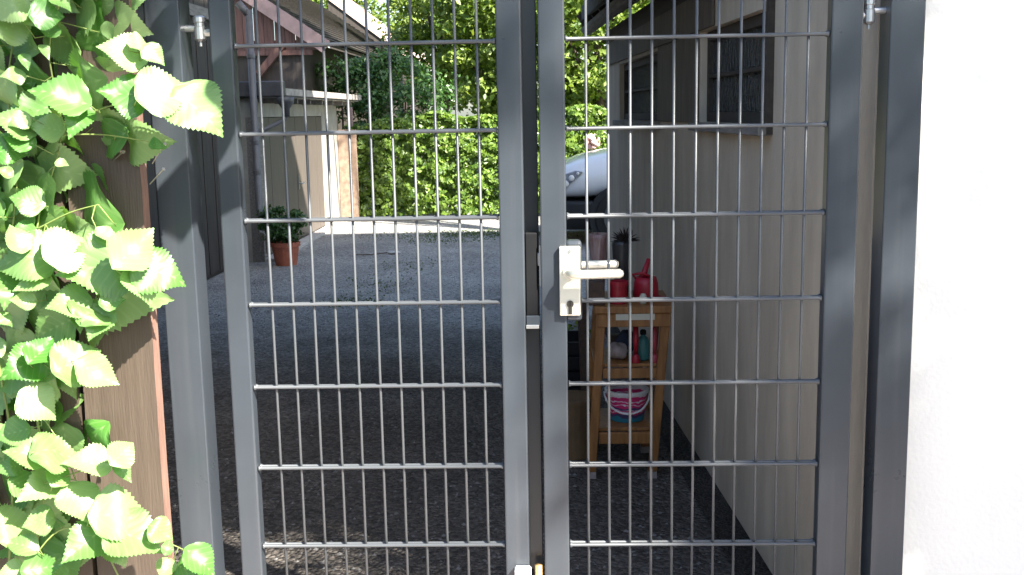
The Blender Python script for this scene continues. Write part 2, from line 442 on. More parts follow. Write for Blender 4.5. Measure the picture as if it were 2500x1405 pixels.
# ------------------------------------------------------------------ right-hand house
hs = empty("house", (0.93, 0.05, 0), "white rendered house with shaded beige side wall, right of the gate", "house")
th = 0.25
def side_prism(b, y0, y1, z0, z1, off=0.0, t=th):
    lo = [(wx(y0) + off, y0, z0), (wx(y0) + off + t, y0, z0), (wx(y1) + off + t, y1, z0), (wx(y1) + off, y1, z0)]
    hi = [(x, y, z1) for x, y, z in lo]
    return b.hexa(lo, hi)
W1 = (0.98, 2.12, 1.447, 1.815)
W2 = (3.17, 4.83, 1.44, 1.80)
ZT = 1.97
b = B()
Y0 = 0.052
side_prism(b, Y0, YE, 0, W2[2]); side_prism(b, Y0, W1[0], W2[2], ZT); side_prism(b, W1[1], W2[0], W2[2], ZT); side_prism(b, W2[1], YE, W2[2], ZT)
side_prism(b, W1[0], W1[1], W1[3], ZT); side_prism(b, W2[0], W2[1], W2[3], ZT); side_prism(b, W1[0], W1[1], W2[2], W1[2])
b.build("side_wall", M['beige_wall'], hs)
B().box(wx(0) + 0.0, 7.5, 0.042, 0.050, -0.01, 3.6).build("front_wall", M['white_wall'], hs)
B().box(wx(0) + th + 0.02, 7.5, 0.051, 0.3, 0, 3.6).build("inner_wall", M['white_wall'], hs)
for (y0, y1, z0, z1) in (W1, W2):
    wd = B()
    for a, c in ((y0 + 0.002, y0 + 0.045), (y1 - 0.045, y1 - 0.002)): side_prism(wd, a, c, z0 + 0.002, z1 - 0.002, 0.03, 0.05)
    for a, c in ((z0 + 0.002, z0 + 0.04), (z1 - 0.04, z1 - 0.002), ((z0 + z1) / 2 - 0.006, (z0 + z1) / 2 + 0.008)): side_prism(wd, y0 + 0.046, y1 - 0.046, a, c, 0.03, 0.05)
    wo = wd.build("window", M['soffit'], hs)
    for a, c in ((z0 + 0.041, (z0 + z1) / 2 - 0.007), ((z0 + z1) / 2 + 0.009, z1 - 0.041)):
        side_prism(B(), y0 + 0.047, y1 - 0.047, a, c, 0.045, 0.008).build("pane", M['glass'], wo)
    side_prism(B(), y0 - 0.03, y1 + 0.02, z0 - 0.035, z0 - 0.002, -0.045, 0.14).build("sill", M['grey_timber'], wo, bevel=0.004)
for a_, c_ in ((W1[1] + .004, (W1[1] + W2[0]) / 2 - .004), ((W1[1] + W2[0]) / 2 + .004, W2[0] - .004)):  # brown panels added between the windows, eave shade put into their colour
    side_prism(B(), a_, c_, W2[2] + .002, W1[3], -.012, .010).build("brown_shade_panel", M['eave_shade_panel'], hs, bevel=.003)
side_prism(B(), W1[1] - .3, YE - .02, W1[3] + .003, ZT - .002, -.014, .012).build("brown_shade_strip", M['eave_shade_panel'], hs, bevel=.003)  # strip above the windows, darkened in colour for the same eave shade
side_prism(B(), W1[0] - 0.035, W1[0] - 0.003, W1[2] - 0.03, W1[3] + 0.03, -0.02, 0.02).build("shutter_guide", M['soffit'], hs)
# roof: boards over rafters, gutter along the eave, rising to the right
def roof_pt(y, o, z): return (wx(y) + o, y, z)
pit = 0.62
b = B()
for (o0, o1, y0, y1) in ((-0.17, 3.6, 0.45, YE + 0.22),):
    lo = [roof_pt(y0, o0, 2.16), roof_pt(y0, o1, 2.16 + pit * (o1 - o0)), roof_pt(y1, o1, 2.16 + pit * (o1 - o0)), roof_pt(y1, o0, 2.16)]
    hi = [(x, y, z + 0.10) for x, y, z in lo]
    b.hexa(lo, hi)
rf = b.build("roof", M['tile'], hs)
for k in range(12):
    y = 0.6 + k * 0.455
    B().beam(roof_pt(y, -0.13, 2.115), roof_pt(y, 1.6, 2.115 + pit * 1.73), 0.07, 0.085).build("rafter", M['soffit'], rf)
B().beam(roof_pt(0.45, 0.03, 2.02), roof_pt(YE + 0.1, 0.03, 2.02), 0.055, 0.10).build("wall_plate", M['soffit'], rf)
b = B()
gp = []
for k in range(7):
    t = math.pi * k / 6
    gp.append((-math.cos(t) * 0.05, -math.sin(t) * 0.05))
pts = []
for y in (0.45, YE + 0.2):
    for a, c in gp: pts.append(roof_pt(y, -0.13 + a, 2.10 + c))
    for a, c in reversed(gp): pts.append(roof_pt(y, -0.13 + a * 0.9, 2.103 + c * 0.9))
n = len(gp) * 2
b.add(pts, [(i, (i + 1) % n, n + (i + 1) % n, n + i) for i in range(n)] + [tuple(range(n - 1, -1, -1)), tuple(range(n, 2 * n))])
b.build("gutter", M['grey_timber'], hs)
B().beam(roof_pt(YE + 0.26, -0.16, 2.13), roof_pt(YE + 0.26, 1.4, 2.13 + pit * 1.56), 0.03, 0.16).build("bargeboard", M['soffit'], rf)

# taller block behind it, hidden by the side wall: shades the yard
tb = empty("house", (5.2, 2.8, 0), "tall rendered house block rising behind the low beige wall", "house")
B().box(1.55, 9, 0.62, 5.1, 0, 8.0).build("wall", M['white_wall'], tb)
B().box(1.50, 9.1, 0.60, 5.15, 8.001, 8.2).build("roof", M['tile'], tb)
# roof added above the picture to darken the passage below
pr = empty("shade_roof", (-1, 2.6, 2.43), "added timber roof overhead, out of view, shading the passage", "roof")
for k in range(8):
    y0 = 1.65 + k * 0.43
    B().box(-3.0, wx(y0) - .19, y0, y0 + 0.42, 2.43, 2.46).build("board", M['soffit'], pr)
for k in range(4):
    B().box(-2.95, 0.50, 1.68 + k * 1.1, 1.78 + k * 1.1, 2.33, 2.429).build("beam", M['soffit'], pr)


# ------------------------------------------------------------------ gate
def xa(u, Y=-0.02, v=702): return P(u, v, Y).x
ZB, ZG = 0.045, 1.93
roddef = {}
def rod_mesh(kind, L):
    key = (kind, round(L, 4))
    if key not in roddef:
        if kind == 'v': roddef[key] = B().tube([(0, 0, -L / 2), (0, 0, L / 2)], 0.0033, 8).mesh("vertical_rod")
        else: roddef[key] = B().tube([(-L / 2, 0, 0), (-L / 2 + .003, 0, 0), (-L / 2 + .007, 0, 0), (L / 2 - .007, 0, 0), (L / 2 - .003, 0, 0), (L / 2, 0, 0)], [.0075, .0062, .0042, .0042, .0062, .0075], 8).mesh("horizontal_rod")
        me = roddef[key]
        for p in me.polygons: p.use_smooth = True
        me.materials.append(M['rod'])
    return roddef[key]
def rods(parent, xs, zs, x0, x1):
    L = ZG - ZB - 0.05
    rl = root_loc(parent)
    for x in xs:
        o = bpy.data.objects.new("vertical_rod", rod_mesh('v', L)); COL.objects.link(o); o.parent = parent
        o.location = V((x, 0, (ZG + ZB) / 2)) - rl
        o.rotation_euler = (rnd.uniform(-.002, .002), rnd.uniform(-.0012, .0012), 0)
    for z in zs:
        for s in (-1, 1):
            o = bpy.data.objects.new("horizontal_rod", rod_mesh('h', x1 - x0)); COL.objects.link(o); o.parent = parent
            o.location = V(((x0 + x1) / 2, s * 0.0074, z + (rnd.uniform(-.0012, .0012)))) - rl
ZR = [1.6610 - 0.2 * k for k in range(-1, 9)]
xL0, xL1 = xa(548), xa(601)
xM0, xM1 = xa(1222), xa(1282)
xR0, xR1 = xa(1321), xa(1384)
xS0, xS1 = xa(2012), xa(2088)
def stile(parent, x0, x1, name="stile"):
    return B().box(x0, x1, -0.02, 0.02, ZB, ZG).build(name, M['steel'], parent, bevel=0.004, seg=2)
gl = empty("gate_leaf", ((xL0 + xM1) / 2, 0, 0), "wider anthracite wire mesh gate leaf without a handle, beside the vine", "gate")
stile(gl, xL0, xL1); stile(gl, xM0, xM1)
for z0, z1 in ((ZB, ZB + 0.05), (ZG - 0.05, ZG)):
    B().box(xL1, xM0, -0.0195, 0.0195, z0, z1).build("rail", M['steel'], gl, bevel=0.003)
rods(gl, [-0.05 * k for k in range(11)], ZR, xL1 + 0.002, xM0 - 0.002)
# stop strip and keeper on the left leaf
B().box(xM1 - 0.012, xR0 - 0.004, 0.0225, 0.032, ZB + 0.34, ZG).build("stop_strip", M['strip'], gl, bevel=0.002)
zc = lambda v, Y=-0.02: P(1300, v, Y).z
kp = B().box(xM1 + 0.0005, xM1 + 0.030, -0.012, 0.022, zc(800), zc(570)).build("strike_box", M['black'], gl, bevel=0.003)
B().box(xM1 + 0.001, xM1 + 0.033, -0.018, -0.0125, zc(798), zc(772)).build("strike_plate", M['steel'], kp, bevel=0.002)
B().box(xM1 + 0.0008, xM1 + 0.031, -0.022, -0.012, zc(800) - 0.003, zc(794)).build("rubber_stop", M['zinc'], kp, bevel=0.001)
# drop bolt at the foot
B().box(xM1 - 0.036, xM1 + 0.004, -0.052, -0.0205, P(1290, 1405, -0.04).z - 0.03, P(1290, 1388, -0.04).z).build("drop_bolt", M['white'], gl, bevel=0.004)
B().tube([(xM1 + 0.022, -0.01, 0.05), (xM1 + 0.022, -0.01, P(1318, 1375, 0).z)], 0.0095, 10).build("bolt_rod", M['brass'], gl, smooth=True)

gr = empty("gate_leaf", ((xR0 + xS1) / 2, 0, 0), "anthracite wire mesh gate leaf carrying the lever handle and lock plate", "gate")
stile(gr, xR0, xR1); stile(gr, xS0, xS1)
for z0, z1 in ((ZB, ZB + 0.05), (ZG - 0.05, ZG)):
    B().box(xR1, xS0, -0.0195, 0.0195, z0, z1).build("rail", M['steel'], gr, bevel=0.003)
rods(gr, [0.2455 + 0.05 * k for k in range(11)], ZR, xR1 + 0.002, xS0 - 0.002)
# lock case, plate, levers
zl = lambda v, Y=-0.03: P(1390, v, Y).z
B().box(xR1 - 0.002, xa(1421), -0.0192, 0.0192, zl(787), zl(590)).build("lock_case", M['steel'], gr, bevel=0.008, seg=3)
px0, px1 = P(1366, 690, -0.034).x, P(1417, 690, -0.034).x
pl = B().box(px0, px1, -0.034, -0.0215, zl(771), zl(602)).build("lock_plate", M['alu'], gr, bevel=0.003, seg=2)
hz = P(1392, 667, -0.05).z
hx = (px0 + px1) / 2
def lever(sg):
    bb = B()
    y0 = -0.0345 if sg < 0 else 0.0345
    pts = [(hx, y0, hz), (hx, y0 + sg * 0.022, hz), (hx + 0.006, y0 + sg * 0.036, hz), (hx + 0.022, y0 + sg * 0.042, hz), (hx + 0.05, y0 + sg * 0.042, hz), (hx + 0.113, y0 + sg * 0.042, hz + 0.001), (hx + 0.118, y0 + sg * 0.040, hz + 0.001)]
    bb.tube(pts, [0.0095, 0.0095, 0.0100, 0.0105, 0.0108, 0.0108, 0.007], 12)
    return bb
lv = lever(-1).build("lever_handle", M['alu'], gr, smooth=True)
B().tube([(hx, -0.0338, hz), (hx, -0.041, hz)], [0.017, 0.0155], 20).build("collar", M['alu'], lv)
B().box(px0 + 0.004, px1 - 0.004, 0.0215, 0.030, zl(771), zl(602)).build("rear_plate", M['alu'], gr, bevel=0.003)
lever(1).build("rear_lever", M['alu'], gr, smooth=True)
kz = zl(742)
kb = B()
kb.tube([(hx, -0.0375, kz), (hx, -0.0335, kz)], 0.0082, 16)
kb.box(hx - 0.0042, hx + 0.0042, -0.0372, -0.0336, kz - 0.024, kz - 0.004)
kb.build("profile_cylinder", M['keyhole'], gr)
B().box(hx - 0.001, hx + 0.001, -0.0382, -0.0374, kz - 0.005, kz + 0.005).build("key_slot", M['black'], gr)
B().tube([(hx, -0.0362, zl(613)), (hx, -0.034, zl(613))], 0.004, 10).build("plate_screw", M['zinc'], gr)
lt = B().box(xR0 - 0.0175, xR0 + 0.002, -0.008, 0.006, zc(652), zc(620)).build("latch_bolt", M['zinc'], gr, bevel=0.002)
B().box(xR0 - 0.0035, xR0 - 0.0005, -0.0185, 0.0185, zc(700), zc(600)).build("face_plate", M['steel'], gr)

# posts with hinges
pL0, pL1 = P(398, 702, -0.04).x, P(480, 702, -0.04).x
pR0, pR1 = P(2150, 702, -0.04).x, P(2233, 702, -0.04).x
for x0, x1, lab, hv, hu, sgn in ((pL0 - 0.0, pL1, "anthracite square gate post beside the brown plank fence", 70, 488, 1), (pR0, pR1, "anthracite square gate post against the white house wall", 27, 2122, -1)):
    ps = empty("gate_post", ((x0 + x1) / 2, 0, 0), lab, "gate post", "square gate posts")
    B().box(x0, x1, -0.04, 0.04, 0, 2.02).build("post", M['steel'], ps, bevel=0.003, seg=2)
    B().box(x0 - 0.003, x1 + 0.003, -0.043, 0.0415, 2.0205, 2.03).build("cap", M['black'], ps)
    hc = P(hu, hv, 0.0)
    for zz in (hc.z, 0.30):
        c = V((hc.x, 0.0, zz))
        xe = x1 if sgn > 0 else x0
        xo = xL0 if sgn > 0 else xS1
        hb = B(); hb.lathe(c, [(0.007, -0.030), (0.014, -0.024), (0.014, 0.002), (0.012, 0.004), (0.012, 0.012), (0.015, 0.014), (0.015, 0.024), (0.008, 0.028)], 14)
        ho = hb.build("hinge", M['zinc'], ps)
        B().tube([(xe, 0, zz), (c.x, 0, zz)], 0.008, 10).build("hinge_bolt", M['zinc'], ho)
        B().tube([(c.x, 0, zz - 0.010), (xo, 0, zz - 0.010)], 0.009, 6).build("eye_bolt", M['zinc'], ho)
        B().lathe((c.x, 0, zz - 0.040), [(0.004, 0), (0.004, 0.01)], 8).build("grease_nut", M['zinc'], ho)

# ------------------------------------------------------------------ plank fence, left
FY0, FY1 = -0.125, -0.085
fe = empty("plank_fence", (-1.3, -0.1, 0), "brown stained vertical plank fence behind the leafy vine", "fence")
xr = P(384, 900, FY0).x - 0.006
edges = [(xr - 0.168, xr), (xr - 0.352, xr - 0.182), (xr - 0.532, xr - 0.364), (xr - 0.712, xr - 0.545), (xr - 0.89, xr - 0.725)] + [(xr - 0.89 - .18 * k, xr - 0.725 - .18 * k) for k in range(1, 9)]
for i, (a, c) in enumerate(edges):
    b = B(); N = 40; vs = []; fs = []
    ja = jc = 0
    for k in range(N + 1):
        z = 0.04 + 1.93 * k / N
        ja += rnd.uniform(-.0010, .0010); jc += rnd.uniform(-.0010, .0010); ja *= .9; jc *= .9
        lean = 0.0
        for x, y in ((a + ja, FY0), (c + jc, FY0 + 0.0012), (c + jc * .6, FY1), (a + ja, FY1)):
            vs.append((x + lean, y + rnd.uniform(-.0004, .0004), z))
    for k in range(N):
        for j in range(4):
            fs.append((k * 4 + j, k * 4 + (j + 1) % 4, k * 4 + 4 + (j + 1) % 4, k * 4 + 4 + j))
    fs += [(3, 2, 1, 0), (N * 4, N * 4 + 1, N * 4 + 2, N * 4 + 3)]
    o = b.add(vs, fs).build("plank", M['plank'], fe)
    if i == 0:
        o.data.materials.append(M['plank_edge'])
        for p in o.data.polygons:
            if p.normal.x > 0.8: p.material_index = 1
for z in (0.35, 1.55):
    B().box(-3.2, xr - 0.02, FY1 + 0.002, FY1 + 0.05, z, z + 0.09).build("rail", M['dark_boards'], fe)
for (u0, v0, u1, v1) in ((372, 400, 402, 352), (366, 450, 399, 414), (268, 400, 300, 372)):
    a = P(u0, v0, FY0 + 0.01); c = P(u1, v1, FY0 - 0.02)
    nb = B().tube([a, c], 0.0013, 6); d = (c - a).normalized(); nb.tube([c, c + d * 0.0015], 0.0042, 8)
    nb.build("nail", M['nail'], fe)

# ------------------------------------------------------------------ leaves
def leaf_mesh(i, width=0.36, teeth=11, droop=0.16, fold=0.18, wav=0.03):
    r = random.Random(100 + i)
    vs, fs = [], []
    def z_at(x, t): return fold * abs(x) - droop * (t - 0.25) ** 2 * 1.6 + wav * math.sin(t * 9 + i + x * 6)
    N = teeth
    def wd(t): return width * 1.12 * (math.sin(math.pi * min(1, t) ** 0.60) ** 0.85 * (1 - 0.55 * t ** 2.5) if 0 < t < 1 else 0)
    cen, mid, edg = [], {1: [], -1: []}, {1: [], -1: []}
    for k in range(N + 1):
        t = k / N
        cen.append(len(vs)); vs.append((0, t, z_at(0, t)))
    for s in (1, -1):
        for k in range(N + 1):
            t = k / N
            w_ = wd(t)
            mid[s].append(len(vs)); vs.append((s * w_ * 0.55, t + w_ * 0.10, z_at(w_ * .55, t)))
        for k in range(N):
            t = (k + 0.15) / N; w_ = wd(t) * 0.965
            edg[s].append(len(vs)); vs.append((s * w_, t + w_ * 0.16, z_at(w_, t)))
            t2 = (k + 0.75) / N; w2 = wd(t2) * (1.035 + r.uniform(-.03, .05)) + 0.003
            edg[s].append(len(vs)); vs.append((s * w2, min(1.0, t2 + w2 * 0.16 + 0.02), z_at(w2, t2) + r.uniform(-.006, .006)))
    for s in (1, -1):
        for k in range(N):
            q = [cen[k], cen[k + 1], mid[s][k + 1], mid[s][k]]
            fs.append(q if s < 0 else q[::-1])
            for tri in ((mid[s][k], edg[s][2 * k + 1], edg[s][2 * k]), (mid[s][k], mid[s][k + 1], edg[s][2 * k + 1])):
                fs.append(tri if s < 0 else tri[::-1])
            if k < N - 1:
                tri = (mid[s][k + 1], edg[s][2 * k + 2], edg[s][2 * k + 1]); fs.append(tri if s < 0 else tri[::-1])
    me = bpy.data.meshes.new("leaf")
    me.from_pydata(vs, [], fs); me.update()
    for p in me.polygons: p.use_smooth = True
    me.materials.append(M['leaf'])
    return me
LM = [leaf_mesh(0, .37, 15), leaf_mesh(1, 0.44, 17, 0.24, 0.10), leaf_mesh(2, 0.34, 14, 0.10, 0.34, .05), leaf_mesh(3, 0.41, 16, 0.42, 0.05, .06), leaf_mesh(4, 0.30, 13, 0.2, 0.28, .03), leaf_mesh(5, .47, 18, .5, .02, .07), leaf_mesh(6, .36, 15, -.15, .45, .04), leaf_mesh(7, .40, 16, .3, -.12, .06)]

vine = empty("bramble_vine", (-0.95, -0.2, 0), "sunlit bramble vine with toothed green leaves over the plank fence", "vine")
VL = root_loc(vine)
canes_px = [[(70, 1420), (110, 1180), (85, 960), (120, 780), (90, 560), (150, 330), (120, 120), (170, -60)],
            [(300, 1430), (215, 1250), (150, 1090), (60, 960)], [(90, 1350), (160, 1290), (310, 1300), (420, 1330), (500, 1372)],
            [(120, 780), (200, 720), (300, 660), (400, 640)], [(150, 330), (240, 268), (345, 250), (460, 240)], [(345, 250), (343, 190), (340, 130)],
            [(20, 1420), (30, 1100), (-10, 800), (40, 480), (20, 200), (60, -40)], [(90, 560), (170, 520), (240, 500)], [(110, 1180), (200, 1150), (290, 1120)], [(150, 330), (260, 330), (380, 350)]]
cane_pts = []
for ci, c in enumerate(canes_px):
    Y = -0.17 - 0.03 * (ci % 3)
    pp = [P(u, v, Y) for u, v in c]
    fine = []
    for i in range(len(pp) - 1):
        for k in range(6):
            t = k / 6
            p0, p1, p2, p3 = pp[max(i - 1, 0)], pp[i], pp[i + 1], pp[min(i + 2, len(pp) - 1)]
            fine.append(0.5 * ((2 * p1) + (p2 - p0) * t + (2 * p0 - 5 * p1 + 4 * p2 - p3) * t * t + (3 * p1 - p0 - 3 * p2 + p3) * t ** 3))
    fine.append(pp[-1])
    cane_pts += fine
    r0 = 0.0032 if ci in (0, 6) else 0.0020
    B().tube(fine, [r0 * (1 - 0.5 * i / len(fine)) for i in range(len(fine))], 7).build("cane", M['cane'], vine, smooth=True)

# (u, v, blade length px, tip direction deg, brightness: 1 sunlit / 0 shaded, depth offset)
LV = [(303,125,118,178,1,0),(342,104,62,15,1,.01),(376,134,66,-38,.8,-.01),(310,228,112,178,1,-.02),(400,222,138,28,1,-.02),(484,266,152,-42,1,-.03),(436,277,54,-68,1,0),(146,235,150,172,1,0),(188,292,92,-112,.8,0),(48,294,56,205,1,0),(92,285,76,150,0,.05),(282,305,100,5,.2,.05),(265,345,98,195,.3,.05),(342,348,96,-2,.25,.04),(386,352,46,20,1,.0),(178,356,122,-95,.2,.05),(115,312,82,178,.6,0),(45,340,86,170,.6,.03),(22,368,84,10,1,0),(76,390,98,-100,.2,.05),(152,402,34,-20,1,0),(12,420,44,160,1,0),
(24,16,104,205,.9,0),(38,60,104,30,1,.02),(115,36,84,12,1,0),(150,2,60,-20,1,0),(34,182,56,200,1,0),(62,150,40,-70,1,0),(122,70,46,70,1,0),(110,126,40,-60,1,0),(196,45,122,-150,.2,.05),(300,60,100,-25,.25,.04),(266,78,52,-80,.2,.03),(276,12,100,10,.15,.06),(130,190,130,-10,.1,.06),(276,186,120,-30,.1,.06),(60,95,90,150,.5,.03),(90,20,100,60,.7,.03),(230,120,90,-120,.1,.06),(150,140,110,-140,.15,.05),(20,240,90,190,.1,.06),
(196,526,176,172,.15,.06),(55,542,76,180,.1,.05),(40,582,84,95,1,0),(62,628,160,188,1,0),(165,606,124,32,1,-.01),(258,576,60,-28,1,0),(245,646,160,196,1,-.02),(322,612,130,48,1,-.02),(388,662,152,-8,1,-.03),(352,690,110,-70,.8,-.02),(15,690,96,-95,1,0),(78,690,96,-150,1,0),(55,736,66,190,.8,0),(282,722,150,-6,.15,.05),(170,738,110,-160,1,0),(226,752,96,60,1,-.01),(274,736,66,22,1,-.02),(238,786,98,-112,.8,-.01),(130,802,118,205,.5,0),(190,786,60,-80,1,0),(15,780,46,-30,1,0),(62,888,124,215,1,0),(100,860,86,60,1,0),(192,878,140,30,1,-.02),(234,914,120,-22,1,-.02),(60,846,80,200,.1,.05),(166,936,92,-70,.1,.05),(95,988,118,-28,.9,0),(106,1020,90,-80,.1,.04),(30,1056,90,200,.9,0),(140,1100,130,32,.9,-.01),(66,1110,120,175,1,0),(216,1130,130,190,.9,-.01),(300,1106,84,42,1,-.02),(302,1152,68,-48,1,-.02),(25,1140,60,200,1,0),(146,1160,70,60,1,0),(100,1192,120,-140,.9,0),(196,1226,120,-62,1,-.01),(302,1254,172,14,1,-.02),(326,1308,160,-18,1,-.03),(394,1296,74,-24,1,-.03),(206,1328,130,228,1,-.02),(290,1350,84,-58,1,-.02),(95,1270,84,200,.6,.02),(50,1330,96,160,.7,0),(490,1372,112,-36,1,-.03),(410,1334,48,70,.8,-.02),(402,1392,64,-110,.7,-.01),(456,1392,70,-25,.4,.0),(110,1370,90,-60,.1,.05),(60,1385,90,-120,.2,.04),(25,1396,70,190,1,0),(20,1200,90,-160,.2,.05),(160,990,90,20,.1,.06),(30,960,90,170,.2,.05),(20,480,110,190,.1,.06),(110,470,100,-30,.1,.06),(240,440,90,-60,.1,.07),(130,1010,90,-110,.1,.05)]
def add_leaf(u, v, size, ang, br, dy, mesh=None, stalk=True):
    Y = -0.24 + (0.0 if br > .5 else 0.055) + dy + rnd.uniform(-.02, .02)
    c = P(u, v, Y)
    L = size / FPX * (Y - CAM.y)
    t = math.radians(ang)
    tipi = R_ * math.cos(t) + U_ * math.sin(t)
    view = (CAM - c).normalized()
    if br > .5: n = (view * 0.75 + TO_SUN * 0.75 + V((0, 0, .25)))
    else: n = (view * 1.0 + V((-0.75, 0.0, -0.15)))
    n = (n.normalized() + V((rnd.uniform(-.28, .28), rnd.uniform(-.28, .28), rnd.uniform(-.22, .22)))).normalized()
    tip = (tipi - n * tipi.dot(n)).normalized()
    side = tip.cross(n)
    Lx = L / max(0.6, math.sqrt(max(0.0, 1 - abs((tip.dot(view))) ** 2)))
    m = Matrix((side, tip, n)).transposed().to_4x4()
    m = m @ Matrix.Diagonal((Lx, Lx, Lx, 1))
    base = c - tip * (Lx * 0.5)
    m.translation = base - VL
    o = bpy.data.objects.new("leaf", mesh or rnd.choice(LM)); COL.objects.link(o); o.parent = vine
    o.matrix_local = m
    if stalk and size > 55:
        q = min(cane_pts, key=lambda p: (p - base).length)
        if (q - base).length < 0.22:
            midp = (q + base) / 2 + V((0, 0, -0.01)) - tip * 0.01
            B().tube([q, midp, base + tip * 0.004], [0.0014, 0.0012, 0.0011], 5).build("stalk", M['cane'], vine, smooth=True)
for l in LV: add_leaf(*l)
# shaded leaves behind the sunlit ones
for k in range(105):
    v = rnd.uniform(-60, 1450)
    lim = 300 if v < 420 else (230 if v < 1000 else 260)
    u = rnd.uniform(-110, lim * rnd.uniform(.35, 1.0))
    add_leaf(u, v, rnd.uniform(80, 150), rnd.uniform(-170, 20), 0.1, rnd.uniform(.02, .075), stalk=False)
for k in range(18):
    v = rnd.uniform(-40, 1430)
    add_leaf(rnd.uniform(-60, 150), v, rnd.uniform(70, 125), rnd.uniform(-180, 180), rnd.choice([1, 1, .1]), rnd.uniform(.0, .05), stalk=True)
# leaves of the same vine beyond the left and upper edge of the picture
for k in range(60):
    if k < 25: u, v = rnd.uniform(-420, -90), rnd.uniform(-200, 1500)
    else: u, v = rnd.uniform(-150, 330), rnd.uniform(-420, -60)
    add_leaf(u, v, rnd.uniform(90, 150), rnd.uniform(-180, 180), rnd.choice([1, 1, .1]), rnd.uniform(-.03, .06), stalk=False)

# a cane arching over the gate above the picture, dappling the post and stile
arch = [V((-0.98, -.22, 1.75)), V((-.85, -.28, 2.15)), V((-.55, -.40, 2.38)), V((-.2, -.52, 2.42)), V((.12, -.62, 2.30))]
B().tube(arch, [.004, .0035, .003, .0025, .0015], 7).build("cane", M['cane'], vine, smooth=True)
for k in range(30):
    t = rnd.uniform(.25, 1) * (len(arch) - 1.001); i = int(t)
    c = arch[i].lerp(arch[i + 1], t - i) + V((rnd.uniform(-.10, .10), rnd.uniform(-.06, .06), rnd.uniform(-.30, .05)))
    n_ = (TO_SUN + V((rnd.uniform(-.5, .5), rnd.uniform(-.5, .5), rnd.uniform(-.3, .4)))).normalized()
    tp = V((rnd.uniform(-1, 1), rnd.uniform(-.4, .4), -1)); tp = (tp - n_ * tp.dot(n_)).normalized()
    L_ = rnd.uniform(.09, .14)
    mm = Matrix((tp.cross(n_), tp, n_)).transposed().to_4x4() @ Matrix.Diagonal((L_, L_, L_, 1))
    mm.translation = c - VL
    o = bpy.data.objects.new("leaf", rnd.choice(LM)); COL.objects.link(o); o.parent = vine; o.matrix_local = mm
    q_ = min((arch[i], arch[i + 1]), key=lambda p: (p - c).length)
    B().tube([arch[i].lerp(arch[i + 1], t - i), c], .0011, 5).build("stalk", M['cane'], vine)
# ------------------------------------------------------------------ foliage crowns (many small leaf faces in one mesh)
def foliage(name, pos, nrm, size, mt, parent, jitter=0.7, aspect=0.6, kind="stuff"):
    n = len(pos)
    off = np.array(root_loc(parent))
    pos = pos - off
    d = nrm + nr.normal(0, jitter, (n, 3)); d /= np.linalg.norm(d, axis=1)[:, None] + 1e-9
    a = nr.normal(0, 1, (n, 3)); a[:, 2] -= 0.5
    a -= d * (a * d).sum(1)[:, None]; a /= np.linalg.norm(a, axis=1)[:, None] + 1e-9
    b = np.cross(d, a)
    s = (size * nr.uniform(0.6, 1.35, n))[:, None]
    v = np.stack([pos - a * s * .5, pos + b * s * .5 * aspect + d * s * .10, pos + a * s * .5, pos - b * s * .5 * aspect + d * s * .10], 1).reshape(-1, 3)
    me = bpy.data.meshes.new(name)
    me.vertices.add(4 * n); me.vertices.foreach_set("co", v.ravel())
    idx = np.arange(4 * n).reshape(n, 4)
    tri = np.concatenate([idx[:, [0, 1, 2]], idx[:, [0, 2, 3]]], 1).reshape(-1)
    me.loops.add(6 * n); me.loops.foreach_set("vertex_index", tri.astype(np.int32))
    me.polygons.add(2 * n); me.polygons.foreach_set("loop_start", np.arange(0, 6 * n, 3, dtype=np.int32))
    me.update(calc_edges=True); me.validate()
    me.materials.append(mt)
    o = bpy.data.objects.new(name, me); COL.objects.link(o); o.parent = parent
    if kind: o["kind"] = kind
    return o
def clumps(c, rad, nclump, per, spread):
    c = np.array(c); rad = np.array(rad)
    d = nr.normal(0, 1, (nclump, 3)); d /= np.linalg.norm(d, axis=1)[:, None]
    r = nr.uniform(0.25, 1.0, nclump) ** 0.45
    cc = c + d * r[:, None] * rad
    k = np.repeat(np.arange(nclump), per)
    g = nr.normal(0, 1, (nclump * per, 3))
    g /= np.linalg.norm(g, axis=1)[:, None]; rr = nr.uniform(0, 1, nclump * per) ** 0.4
    sp = spread * nr.uniform(.6, 1.4, nclump)[k]
    p = cc[k] + g * (rr * sp)[:, None] * np.array([1.2, 1.2, .75])
    return p, g * 0.8 + np.array([0.25, -.3, .6]), cc
def tree(x, y, h, rad, cz, label, mt='tree', n=90, per=170, size=0.10, trunk_r=0.13, lean=(0, 0), spread=.42, group="garden trees behind the hedge"):
    t = empty("tree", (x, y, 0), label, "tree", group)
    c = (x + lean[0], y + lean[1], cz)
    p, nn, cc = clumps(c, rad, n, per, spread)
    foliage("crown", p, nn, size, M[mt], t)
    b = B()
    top = V((c[0], c[1], cz + rad[2] * .5))
    pts = [V((x, y, -0.05)), V((x, y, .4)).lerp(top, .02), V((x, y, 0)).lerp(top, .3) + V((rnd.uniform(-.1, .1), 0, 0)), V((x, y, 0)).lerp(top, .62), top]
    b.tube(pts, [trunk_r * 1.25, trunk_r, trunk_r * .8, trunk_r * .55, trunk_r * .15], 9)
    b.build("trunk", M['bark'], t, smooth=True)
    for k in range(9):
        e = V(cc[rnd.randrange(len(cc))]); s0 = V((x, y, 0)).lerp(top, rnd.uniform(.28, .7))
        B().tube([s0, s0.lerp(e, .5) + V((0, 0, rnd.uniform(-.05, .2))), e], [trunk_r * .42, trunk_r * .28, trunk_r * .08], 6).build("limb", M['bark'], t, smooth=True)
    return t

